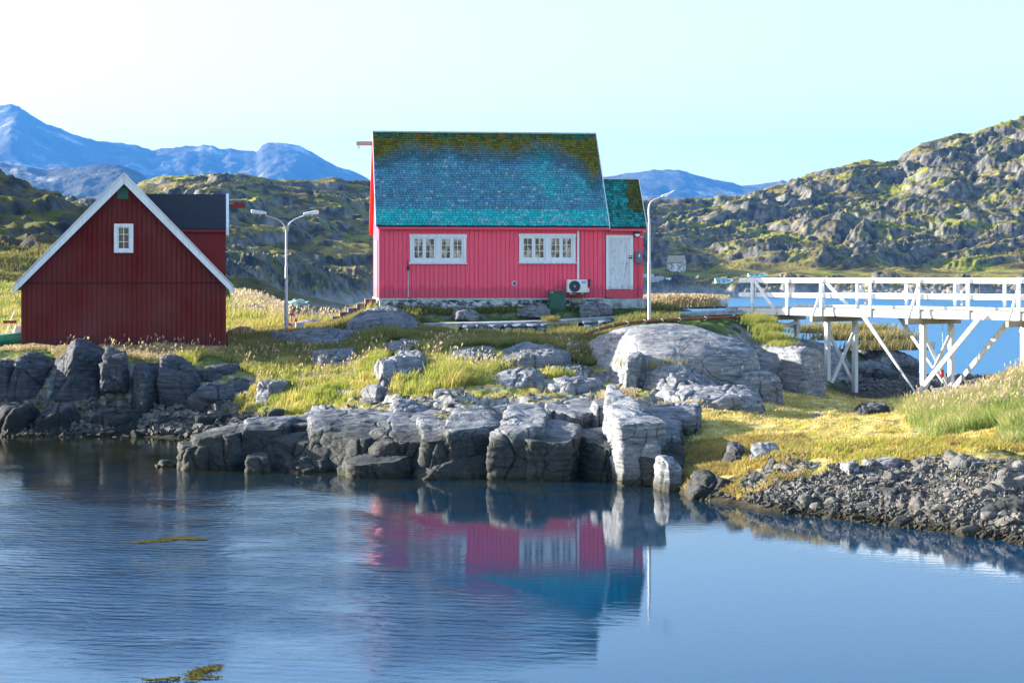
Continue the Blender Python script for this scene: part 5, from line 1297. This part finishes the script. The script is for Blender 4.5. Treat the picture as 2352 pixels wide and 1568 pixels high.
q = hit(1745, 639); boat('blue white boat showing just above the bridge rail', (q.x-3, q.y, q.z), .1, 5.0, 1.8, .9, M['boat_white'], M['boat_teal'], .4, 'boats drawn up across the bay')
q = hit(1509, 656)
cr2 = empty('tank', q, .1, 'pale grey box shaped tank lying on the far shore', 'tank')
MB().box(-1.6, 1.6, -.8, .8, -.2, 1.35).build('body', M['metal'], cr2, .12)
m = MB()
for k in (-1, 0, 1): m.box(k*1.0-.05, k*1.0+.05, -.86, .86, -.22, 1.39)
m.build('bands', M['boat_white'], cr2)
for (X, Y, mat, lab, s) in ((1524, 649, 'blue', 'dark blue tarpaulin bundle beside the pale tank', 1.0), (1531, 653, 'orange', 'orange bundle right of the dark blue one', .6), (1536, 644, 'boat_white', 'white bundle above the dark blue one on the far shore', 1.0), (1512, 664, 'boat_white', 'white bundle below the pale tank on the far shore', .8)):
    q = hit(X, Y); V, Q = rock_shape((1.7*s, 1.2*s, 1.1*s), int(X), 14, 2.5, 5, .8, 0)
    o = np_mesh('bundle', V, Q, M[mat], smooth=True); o.location = (q.x, q.y, q.z); tag(o, lab, 'bundle', 'bundles on the far shore')
q = hit(1554, 632); ty = empty('drum', q, 0, 'dark round drum lying on the slope under the stone hut', 'drum')
MB().torus((0, 0, .4), .35, .16, 'y', 20, 8).build('tyre', M['dark'], ty); MB().tube([(0, -.08, .4), (0, .08, .4)], .18, 12).build('rim', M['metal'], ty)
# stone hut
hx0 = hit(1532.5, 622)
hut = empty('stone_hut', (hx0.x, hx0.y, hx0.z-.2), -.35, 'small whitewashed stone hut with a brown roof on the far shore', 'hut')
hm_ = NT('whitewashed_stone'); vv = hm_.new('ShaderNodeTexVoronoi'); vv.inputs['Scale'].default_value = 1.9; hm_.link(hm_.pos(obj=True), vv.inputs['Vector'])
hcol = hm_.ramp(vv.outputs['Distance'], [(.15, (.10, .11, .12)), (.45, (.30, .31, .32)), (.62, (.62, .60, .56))]); hm_.bump(vv.outputs['Distance'], .8, .2); M['hut'] = hm_.base(hcol, .9)
hk = hx0.y/520.
HWd, HD_, HH_ = 4.6*hk, 3.4*hk, 2.5*hk
print('HUT', hx0)
MB().prism([(0, -.8), (HD_, -.8), (HD_, HH_), (HD_/2, HH_+1.55), (0, HH_)], 'x', 0, HWd).build('wall', M['hut'], hut)
MB().prism([(-.2, HH_-.22), (-.2, HH_+.05), (HD_/2, HH_+1.85), (HD_+.2, HH_+.05), (HD_+.2, HH_-.22), (HD_/2, HH_+1.6)], 'x', -.15, HWd+.15).build('roof', M['raw_wood'], hut)
MB().box(1.9, 2.8, -.06, -.005, 0, 2.2).build('door', M['boat_white'], hut)
# things by the left corner of the barn
q = pt(43, 793, 66)
fl = empty('small_boat', q, .3, 'small red and white motorboat at the left corner of the barn', 'boat')
m = MB(); hull(m, 1.9, .9, .42); m.v = [(x-1.2, y, z-.12) for x, y, z in m.v]; o = m.build('hull', M['metal_red'], fl); md = o.modifiers.new('Solid', 'SOLIDIFY'); md.thickness = .04
MB().prism([(-.25, .3), (.35, .3), (.28, .72), (-.12, .72)], 'y', -.28, .28).build('cabin', M['lamp_white'], fl, .02)
MB().tube([(-.5, 0, .3), (-.15, 0, 1.25)], .018, 6).tube([(-.8, 0, .25), (-.45, 0, .85), (-.1, 0, .35)], .016, 6).build('mast', M['lamp_white'], fl)
MB().box(-.55, -.08, -.05, .05, .80, .90).build('boom', M['rust'], fl)
q = pt(8, 790, 64.5); boat('green and white dinghy lying in the grass at the left edge', (q.x-1.6, q.y, q.z-.15), .1, 2.3, 1.0, .45, M['seagreen'], M['boat_white'], 0)
q = pt(55, 800, 63.2)
# weed on the water
def weed(label, spots, seed, mat):
    r = np.random.default_rng(seed); V, Fq, C, off = [], [], [], 0
    for (X, Y, rx, ry, n) in spots:
        y = F*CAMH/(Y-HY); x = px2xy_(X, y)
        for _ in range(n):
            a, b = r.normal(0, .45)*rx, r.normal(0, .45)*ry; l = r.uniform(.05, .16)*min(1, y/36.)**3; t_ = r.uniform(-.6, .6); w = r.uniform(.005, .012); z = r.uniform(.004, .022)
            dx, dy = l*math.cos(t_), l*math.sin(t_)*.7
            V += [(x+a, y+b-w, z), (x+a+dx, y+b+dy-w, z), (x+a+dx, y+b+dy+w, z+.01), (x+a, y+b+w, z+.01)]
            Fq.append((off, off+1, off+2, off+3)); off += 4; c = np.array([.17, .16, .03])*(1-r.random()*.7)+np.array([.15, .06, .01])*r.random()*.5; C += [c]*4
    return tag(np_mesh('floating_weed', np.array(V), np.array(Fq), M['grass'], col=np.array(C)), label, kind='stuff')
px2xy_ = lambda X, y: (X-CX)/F*y
weed('thin streak of yellow weed floating in the dark ripples', [(320,1246,.2,.03,60),(355,1243,.25,.04,120),(390,1239,.25,.05,170),(420,1237,.25,.05,200),(445,1239,.2,.03,60)], 3, None)
weed('loose yellow green weed floating at the lower edge of the water', [(445,1548,.10,.14,160),(465,1540,.10,.14,200),(490,1535,.10,.12,140),(470,1556,.2,.05,120),(440,1562,.1,.05,60)], 4, None)
weed('thin brown weed line at the bottom edge of the water', [(345,1564,.14,.02,80),(375,1562,.14,.02,90),(400,1559,.1,.02,60)], 5, None)
# ================================================================ rubble and grass (uncountable)
def px2xy(X, y): return (X-CX)/F*y
def rubble(name, label, N, sampler, smin, smax, mat, seed, flat=.6):
    r = np.random.default_rng(seed)
    x, y, k = sampler(r, N)
    z = H(x, y); n = len(x)
    base = np.array([(1,0,0),(-1,0,0),(0,1,0),(0,-1,0),(0,0,1),(0,0,-1)], float)
    Fb = np.array([(0,2,4),(2,1,4),(1,3,4),(3,0,4),(2,0,5),(1,2,5),(3,1,5),(0,3,5)])
    # cut blocks: 8 corners jittered
    cb = np.array([(i, j, l) for i in (-1, 1) for j in (-1, 1) for l in (-1, 1)], float)
    Fc = np.array([(0,1,3,2),(4,6,7,5),(0,4,5,1),(2,3,7,6),(0,2,6,4),(1,5,7,3)])
    s = smin*(smax/smin)**(r.random(n)**2.2)*k
    V = cb[None]*(1+r.uniform(-.45, .25, (n, 8, 3)))
    V = V*(np.stack([r.uniform(.5, 1.3, n), r.uniform(.5, 1.1, n), r.uniform(.25, flat+.2, n)], -1)*s[:, None]/2)[:, None, :]
    # random rotations
    a, b, c = r.uniform(0, 6.28, n), r.normal(0, .5, n), r.normal(0, .5, n)
    ca, sa, cb_, sb, cc, sc_ = np.cos(a), np.sin(a), np.cos(b), np.sin(b), np.cos(c), np.sin(c)
    Rm = np.empty((n, 3, 3))
    Rm[:, 0] = np.stack([ca*cb_, ca*sb*sc_-sa*cc, ca*sb*cc+sa*sc_], -1)
    Rm[:, 1] = np.stack([sa*cb_, sa*sb*sc_+ca*cc, sa*sb*cc-ca*sc_], -1)
    Rm[:, 2] = np.stack([-sb, cb_*sc_, cb_*cc], -1)
    V = np.einsum('nij,nkj->nki', Rm, V) + np.stack([x, y, z+s*.12], -1)[:, None]
    Fq = (Fc[None]+8*np.arange(n)[:, None, None]).reshape(-1, 4)
    return tag(np_mesh(name, V.reshape(-1, 3), Fq, M[mat]), label, kind='stuff')
def s_bank(r, N):
    X = r.uniform(1600, 2560, N); y = r.uniform(31.0, 39.6, N)
    x = px2xy(X, y); z = macro(x, y)
    kx, n, n2, meadow, *_ = zones(x, y)
    ok = (z > -.18) & (z < .98) & (X > 1790 - (y-36)*60 + n*60) & (meadow < .5)
    return x[ok], y[ok], np.ones(ok.sum())
rubble('rubble', 'broken grey stones covering the bank down to the water on the right', 60000, s_bank, .02, .14, 'rubble', 3)
def s_shore(r, N):
    X = r.uniform(430, 1400, N); y = r.uniform(45.5, 52.5, N)
    x = px2xy(X, y); n = fbm(x*.8, y*.8, 0, 3, 141)
    ok = (n > -.12) & (macro(x, y) > .15) & (macro(x, y) < 1.42)
    return x[ok], y[ok], np.ones(ok.sum())
rubble('rubble', 'dark broken stones behind the shore rocks', 2200, s_shore, .04, .2, 'rubble', 4)
def s_pool(r, N):
    X = r.uniform(-80, 620, N); y = r.uniform(53.5, 58, N)
    x = px2xy(X, y); ok = (macro(x, y) > -.1) & (macro(x, y) < .9) & (fbm(x*.5, y, 0, 3, 149) > -.2)
    return x[ok], y[ok], np.ones(ok.sum())
rubble('rubble', 'dark pebbles at the foot of the cliff below the barn', 8000, s_pool, .05, .3, 'rubble', 5)
def s_grav(r, N):
    X = r.uniform(1930, 2480, N); y = r.uniform(67, 89, N)
    x = px2xy(X, y); ok = macro(x, y) < .9
    return x[ok], y[ok], np.ones(ok.sum())
rubble('gravel', 'dark grey beach gravel behind the bridge', 9000, s_grav, .06, .25, 'rubble', 6)

def blades(name, label, x, y, hgt, wid, colr, seed, lean=.35, z=None, seedhead=0.0, wind=(.35, -.1)):
    r = np.random.default_rng(seed); n = len(x)
    if z is None: z = H(x, y)
    a = r.uniform(0, 2*math.pi, n); hgt = hgt*r.uniform(.55, 1.25, n)
    lx = np.cos(a)*lean*hgt*r.random(n) + wind[0]*hgt*.6; ly = np.sin(a)*lean*hgt*r.random(n) + wind[1]*hgt*.6
    b = r.uniform(-.6, .6, n); wx, wy = np.cos(b)*wid/2, np.sin(b)*wid/2
    B = np.stack([x, y, z-.02], -1)
    m = B + np.stack([lx*.3, ly*.3, hgt*.55], -1); tp = B + np.stack([lx, ly, hgt], -1)
    W = np.stack([wx, wy, 0*wx], -1)
    wm_ = (.75 if not seedhead else .30)
    V = np.stack([B-W, B+W, m+W*wm_, m-W*wm_, tp+W*.12, tp-W*.12], 1)
    Fq = [(0, 1, 2, 3), (3, 2, 4, 5)]
    nv = 6
    if seedhead:
        h0 = B + np.stack([lx*.8, ly*.8, hgt*.84], -1); h1 = B + np.stack([lx*.95, ly*.95, hgt*.95], -1)
        Wh = W*seedhead
        V = np.concatenate([V, np.stack([h0-Wh*.4, h0+Wh*.4, h1+Wh, h1-Wh, tp+Wh*.3, tp-Wh*.3], 1)], 1)
        Fq += [(6, 7, 8, 9), (9, 8, 10, 11)]; nv = 12
    Fq = (np.array(Fq)[None]+nv*np.arange(n)[:, None, None]).reshape(-1, 4)
    c = np.repeat(colr[:, None, :], nv, 1)
    tipc = np.array([.50, .43, .16]) if not seedhead else np.array([.60, .47, .30])
    wts = np.array([0, 0, .25, .25, .6, .6] + [.85]*(nv-6))
    c = c*(1-wts[None, :, None]) + tipc*wts[None, :, None]*.9
    return tag(np_mesh(name, V.reshape(-1, 3), Fq, M['grass'], col=c.reshape(-1, 3)), label, kind='stuff')
def colmix(r, n, a, b, k=None):
    t = r.random(n) if k is None else np.clip(k+r.normal(0, .15, n), 0, 1)
    return np.array(a)[None]*(1-t[:, None])+np.array(b)[None]*t[:, None]
EX = [(r_[0], r_[1], r_[4], r_[5]) for r_ in RK]
def clear_of_rocks(x, y, m=.0):
    X = CX+F*x/y; ok = np.ones(x.shape, bool)
    for (a, b, yf, dp) in EX:
        c, hw = (a+b)/2, (b-a)/2*.86
        ok &= ((X-c)/hw)**2 + ((y-(yf+dp/2))/(dp/2*.86))**2 > 1
    return ok
def scatter(seed, N, X0, X1, y0, y1, f):
    r = np.random.default_rng(seed)
    X = r.uniform(X0, X1, N); y = 1/r.uniform(1/y1, 1/y0, N)
    x = px2xy(X, y); k = f(X, x, y); ok = (r.random(N) < k) & clear_of_rocks(x, y)
    return r, X[ok], x[ok], y[ok]
N_ = lambda x, y, s=.5, sd=151: fbm(x*s, y*s, 0, 4, sd)
# lawn in the shade before the pink house
def chunks(name, label, N, sampler, smin, smax, mat, seed):
    r = np.random.default_rng(seed); x, y, k = sampler(r, N); z = H(x, y); V, Fq, off = [], [], 0
    protos = [rock_shape((1, 1, 1), 900+i, 6, 7, 14, .6, 0) for i in range(12)]
    for i in range(len(x)):
        P, Q = protos[i % 12]; s = smin*(smax/smin)**(r.random()**1.8); a = r.uniform(0, 6.28); b = r.normal(0, .4)
        P = P*np.array([r.uniform(.7, 1.5), r.uniform(.6, 1.1), r.uniform(.4, .8)])*s
        Rm = np.array(Matrix.Rotation(a, 3, 'Z') @ Matrix.Rotation(b, 3, 'Y') @ Matrix.Rotation(r.normal(0, .4), 3, 'X'))
        V.append(P@Rm.T+np.array([x[i], y[i], z[i]+s*.08])); Fq.append(Q+off); off += len(P)
    return tag(np_mesh(name, np.concatenate(V), np.concatenate(Fq), M[mat]), label, kind='stuff')
chunks('rubble', 'larger broken stones scattered in the bank on the right', 420, s_bank, .14, .50, 'rubble', 13)
def f(X, x, y):
    nn = N_(x, y)
    path = ((np.abs(y-np.interp(X, [960, 1400, 1700], [68.3, 69.0, 69.4])) < 1.15) & (X > 960)) | ((np.abs(y-66.9) < .9) & (((X > 1050) & (X < 1255)) | ((X > 1325) & (X < 1412))))
    barn = (X > 48) & (X < 522) & (y > 61.2) & (y < 70)
    hse = (X > 868) & (X < 1482) & (y > 70.2) & (y < 77)
    return np.where(path | barn | hse, 0, .75+.5*nn)*(macro(x, y) > .9)
r, X, x, y = scatter(301, 95000, 500, 1560, 58.5, 72, f)
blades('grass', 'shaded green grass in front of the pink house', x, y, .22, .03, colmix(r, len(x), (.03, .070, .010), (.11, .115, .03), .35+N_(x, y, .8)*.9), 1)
# long lit grass band
def f(X, x, y):
    up = np.interp(X, [400, 520, 700, 900, 1150, 1300], [60.5, 60.2, 60.0, 59.5, 58.0, 56.5])
    lo = np.interp(X, [400, 520, 560, 640, 870, 980, 1100, 1200, 1300], [59.2, 57.2, 55.5, 53.4, 53.0, 52.2, 52.6, 54, 54.8])
    g = (y < up+N_(x, y)*.8) & (y > lo+N_(x, y)*1.2)
    gap = (X > 885) & (X < 975) & (y > 53.5)
    return g*np.where(gap, .12, 1.0)*np.clip(.75+N_(x, y, .9)*1.0, 0, 1)
r, X, x, y = scatter(302, 105000, 400, 1330, 52, 61, f)
tuft = np.exp(-((X-1015)/75)**2-((y-53.6)/1.6)**2)
blades('grass', 'long yellow green grass glowing in the sun above the shore rocks', x, y, .22+.14*N_(x, y, .7)+.38*tuft, .028,
       colmix(r, len(x), (.22, .31, .02), (.50, .42, .11), .36+N_(x, y, .8, 161)*1.1), 2, lean=.5)
r, X, x, y = scatter(303, 4200, 120, 1330, 53, 61, lambda X, x, y: np.where(((X > 960) & (X < 1120) & (y < 57)) | (N_(x, y) > .0), .9, .15)*(macro(x, y) > 1.2)*(y > np.interp(X, [120, 450, 560, 1330], [59.6, 58.6, 56.0, 54.0])))
blades('tall_grass', 'pale seed stalks standing above the long grass', x, y, .50, .016, colmix(r, len(x), (.35, .27, .12), (.5, .38, .2)), 3, lean=.5, seedhead=2.6)
r, X, x, y = scatter(320, 30000, 480, 1400, 46.5, 53.5, lambda X, x, y: (macro(x, y) > .75)*(N_(x, y, .8, 221) > .02)*.9)
blades('grass', 'low yellow moss and turf between the rock ledges behind the shore', x, y, .09, .03, colmix(r, len(x), (.24, .25, .03), (.48, .36, .10), .4+N_(x, y, 1.4, 223)*1.2), 31, lean=1.0)
# fringe on the cliff top before the barn
r, X, x, y = scatter(304, 16000, -80, 560, 59.3, 62.0, lambda X, x, y: np.where((y > 61.9) & (X > 48) & (X < 520), 0, .8)*(macro(x, y) > 1.9))
blades('grass', 'dry grass fringe between the cliff and the dark red barn', x, y, .15, .022, colmix(r, len(x), (.22, .19, .06), (.5, .4, .17)), 4, lean=.5, seedhead=1.6)
# behind the barn, left and right
r, X, x, y = scatter(305, 60000, -120, 900, 67, 104, lambda X, x, y: np.where((X > 48) & (X < 522) & (y < 71), 0, np.clip(.85+N_(x, y)*.5, 0, 1))*(macro(x, y) > .8)*((X < 860) | (y > 79)))
blades('grass', 'sunlit meadow grass behind the double lamp and the barn', x, y, .17+.2*(N_(x, y, .3) > .15), .034, colmix(r, len(x), (.20, .27, .02), (.55, .43, .14), .45+N_(x, y, .4, 171)*1.2), 5, lean=.5)
r, X, x, y = scatter(306, 5000, 530, 800, 82, 104, lambda X, x, y: np.where((y > 94) & (X < 650), .9, .25*(macro(x, y) > 2)))
blades('tall_grass', 'pale seed stalks on the crest left of the pink house', x, y, .6, .03, colmix(r, len(x), (.42, .34, .18), (.6, .46, .28)), 6, lean=.4, seedhead=2.2)
# golden meadow on the right: short moss and dry turf
r, X, x, y = scatter(307, 125000, 1560, 2480, 37.8, 64, lambda X, x, y: zones(x, y)[3]*np.clip(.55+N_(x, y, 1.2)*1.3, 0, 1))
blades('grass', 'short golden turf of the meadow below the bridge', x, y, .075, .03, colmix(r, len(x), (.38, .34, .05), (.74, .57, .24), .6+N_(x, y, 1.0, 181)*1.2), 7, lean=.9)
r, X, x, y = scatter(308, 26000, 1540, 1850, 37.8, 43.5, lambda X, x, y: (macro(x, y) > .12)*np.clip(.8+N_(x, y, 1.2)*.9, 0, 1))
blades('grass', 'brown and yellow moss hanging over the shore blocks', x, y, .12, .03, colmix(r, len(x), (.20, .12, .035), (.48, .36, .09), .5+N_(x, y, 1.5, 191)*1.2), 8, lean=1.2)
r, X, x, y = scatter(309, 14000, 1700, 2480, 38.2, 41, lambda X, x, y: zones(x, y)[3]*np.clip(.5+N_(x, y, 1.6)*1.6, 0, 1))
blades('grass', 'bright moss fringe along the top of the rubble bank', x, y, .16, .03, colmix(r, len(x), (.30, .33, .02), (.36, .25, .06), .4+N_(x, y, 1.5, 193)*1.2), 9, lean=1.0)
# grassy bank at the right edge
def f(X, x, y):
    k = sstep(2080, 2200, X+(y-46)*6)*(y > 42.5+N_(x, y)*1.0 - (X > 2300)*3)*(1-sstep(53, 57, y))
    return k
r, X, x, y = scatter(310, 60000, 2050, 2560, 39, 57, f)
blades('tall_grass', 'tall green lyme grass on the bank at the right edge', x, y, .36+.15*N_(x, y), .024, colmix(r, len(x), (.16, .30, .05), (.46, .44, .19), .28+N_(x, y, .8, 201)*1.2+(y > 48)*.3), 10, lean=.75, wind=(-.25, .0))
r, X, x, y = scatter(311, 3600, 2080, 2560, 44, 56, f)
blades('tall_grass', 'pale purple seed stalks above the lyme grass at the right edge', x, y, .52, .018, colmix(r, len(x), (.36, .28, .16), (.5, .38, .25)), 11, lean=.6, seedhead=2.4)
# tufts near the dome, in cracks and round the bridge head
def tuftset(seed, spots, N, h, w_, c0, c1, label, name='grass', sh=0, lean=.6, onground=False):
    r = np.random.default_rng(seed); xs, ys_, zs = [], [], []
    for (X, Y, y, rx, ry) in spots:
        n = int(N*rx*ry/1.0)+30; a = r.normal(0, .5, n)*rx; b = r.normal(0, .5, n)*ry
        x0 = px2xy(X, y); z0 = ZY(Y, y)
        xs.append(x0+a); ys_.append(y+b); zs.append(np.full(n, z0)-.03+0*a)
    x, y, z = map(np.concatenate, (xs, ys_, zs))
    if onground: z = H(x, y)
    return blades(name, label, x, y, h, w_, colmix(r, len(x), c0, c1), seed, lean=lean, z=z, seedhead=sh)
tuftset(21, [(1500,838,55.6,.8,.5),(1560,832,55.6,.9,.5),(1620,828,55.8,.9,.5),(1660,835,55.6,.5,.4),(1540,842,55.0,.8,.4)], 2200, .30, .024, (.20,.25,.03), (.45,.36,.12), 'grass tuft growing on a ledge of the big rock dome')
tuftset(22, [(1745,742,66.4,.5,.5),(1760,760,65.2,.5,.5),(1775,780,64.0,.5,.5),(1790,800,63,.45,.5),(1730,735,67,.4,.4)], 3200, .30, .024, (.10,.20,.02), (.30,.30,.05), 'green grass strip in the cleft under the bridge head')
tuftset(23, [(1585,940,50.2,.25,.2),(1400,920,48,.4,.3),(1430,915,48.2,.3,.3),(1470,1000,46,.3,.3),(1550,945,48.4,.5,.3)], 2600, .28, .018, (.38,.30,.12), (.55,.43,.2), 'pale dry tufts around the foot of the dome', 'tall_grass', 1.8)
tuftset(24, [(1540,703,80,1.2,.8),(1575,704,80,1.2,.8),(1600,706,80,.8,.8)], 2400, .5, .03, (.40,.34,.16), (.6,.5,.28), 'bright dry grass on the shore right of the single lamp', 'tall_grass', 1.8)
tuftset(25, [(1400,690,70.9,.25,.15),(1265,735,67.3,.3,.2)], 2600, .2, .02, (.12,.12,.03), (.25,.2,.06), 'small dark tufts by the house wall and the path')
tuftset(26, [(1940,762,80,1.8,1.0),(1985,778,79,1.8,1),(2040,800,78,1.4,.8)], 1500, .4, .04, (.10,.11,.03), (.35,.26,.14), 'dark heath grass on the promontory behind the bridge')

r = np.random.default_rng(401); X = r.uniform(-200, 420, 60000); y = 1/r.uniform(1/128., 1/103., 60000); x = px2xy(X, y); z = left_h(x, y)
ok = (r.random(len(x)) < .8+N_(x, y, .3)) & (z > 1.5) & (z < 9.5)
x, y, z = x[ok], y[ok], z[ok]
blades('grass', 'green and yellow grass on the lower slope behind the barn', x, y, .26, .05, colmix(r, len(x), (.05, .08, .01), (.26, .22, .05), .35+N_(x, y, .15, 171)*1.4), 30, lean=.6, z=z)

tuftset(32, [(40,912,57.3,1.3,.4),(110,915,57.2,1.3,.4),(180,925,56.8,1.2,.4),(240,940,56.4,1.2,.4),(300,955,56.0,1.0,.4)], 1500, .10, .03, (.06,.12,.01), (.14,.17,.02), 'green weedy strip on the ledge under the dark cliff', lean=1.0, onground=True)
tuftset(33, [(2215,1105,36.3,.25,.15),(2228,1112,36.1,.2,.12)], 5000, .14, .02, (.25,.34,.02), (.4,.42,.04), 'bright green tuft growing alone in the rubble bank')
# ================================================================ camera, light, air
cam = bpy.data.cameras.new('camera'); co = bpy.data.objects.new('camera', cam); COL.objects.link(co)
co.location = (0, 0, CAMH); co.rotation_euler = (R(90), 0, 0)
cam.lens = F/2352*36; cam.sensor_width = 36; cam.shift_y = -(784-HY)/2352
cam.clip_start = .5; cam.clip_end = 30000
scene.camera = co
SUN_EL, SUN_AZ = 17.0, 14.0        # degrees; azimuth measured behind the picture's left
sd = Vector((-math.cos(R(SUN_AZ))*math.cos(R(SUN_EL)), math.sin(R(SUN_AZ))*math.cos(R(SUN_EL)), math.sin(R(SUN_EL))))
sl = bpy.data.lights.new('sun', 'SUN'); sl.energy = 5.0; sl.angle = R(.53); sl.color = (1.0, .93, .80)
so = bpy.data.objects.new('sun', sl); COL.objects.link(so); so.rotation_euler = sd.to_track_quat('Z', 'Y').to_euler()
w = bpy.data.worlds.new('World'); scene.world = w; w.use_nodes = True
sky = w.node_tree.nodes.new('ShaderNodeTexSky'); sky.sky_type = 'NISHITA'; sky.sun_disc = False
sky.sun_elevation = R(SUN_EL); sky.sun_rotation = math.atan2(sd.x, sd.y)
sky.altitude = 0; sky.air_density = 1.0; sky.dust_density = 1.2; sky.ozone_density = 1.4
bg = w.node_tree.nodes['Background']; bg.inputs['Strength'].default_value = .10
w.node_tree.links.new(sky.outputs[0], bg.inputs['Color'])
vs = scene.view_settings; vs.view_transform = 'Standard'; vs.look = 'None'; vs.exposure = 2.38; vs.gamma = 1.0

hm = bpy.data.materials.new('haze_air'); hm.use_nodes = True
nt = hm.node_tree; nt.nodes.clear()
out = nt.nodes.new('ShaderNodeOutputMaterial'); pv = nt.nodes.new('ShaderNodeVolumePrincipled')
pv.inputs['Color'].default_value = (.045, .215, .60, 1); pv.inputs['Density'].default_value = 1.1e-4; pv.inputs['Anisotropy'].default_value = .1
nt.links.new(pv.outputs[0], out.inputs['Volume'])
hb = MB().box(-9500, 9500, -300, 9600, -30, 720).build('haze', hm)
tag(hb, kind='stuff', label='thin blue air in front of the far mountains')
scene.cycles.volume_bounces = 0
scene.cycles.max_bounces = 6
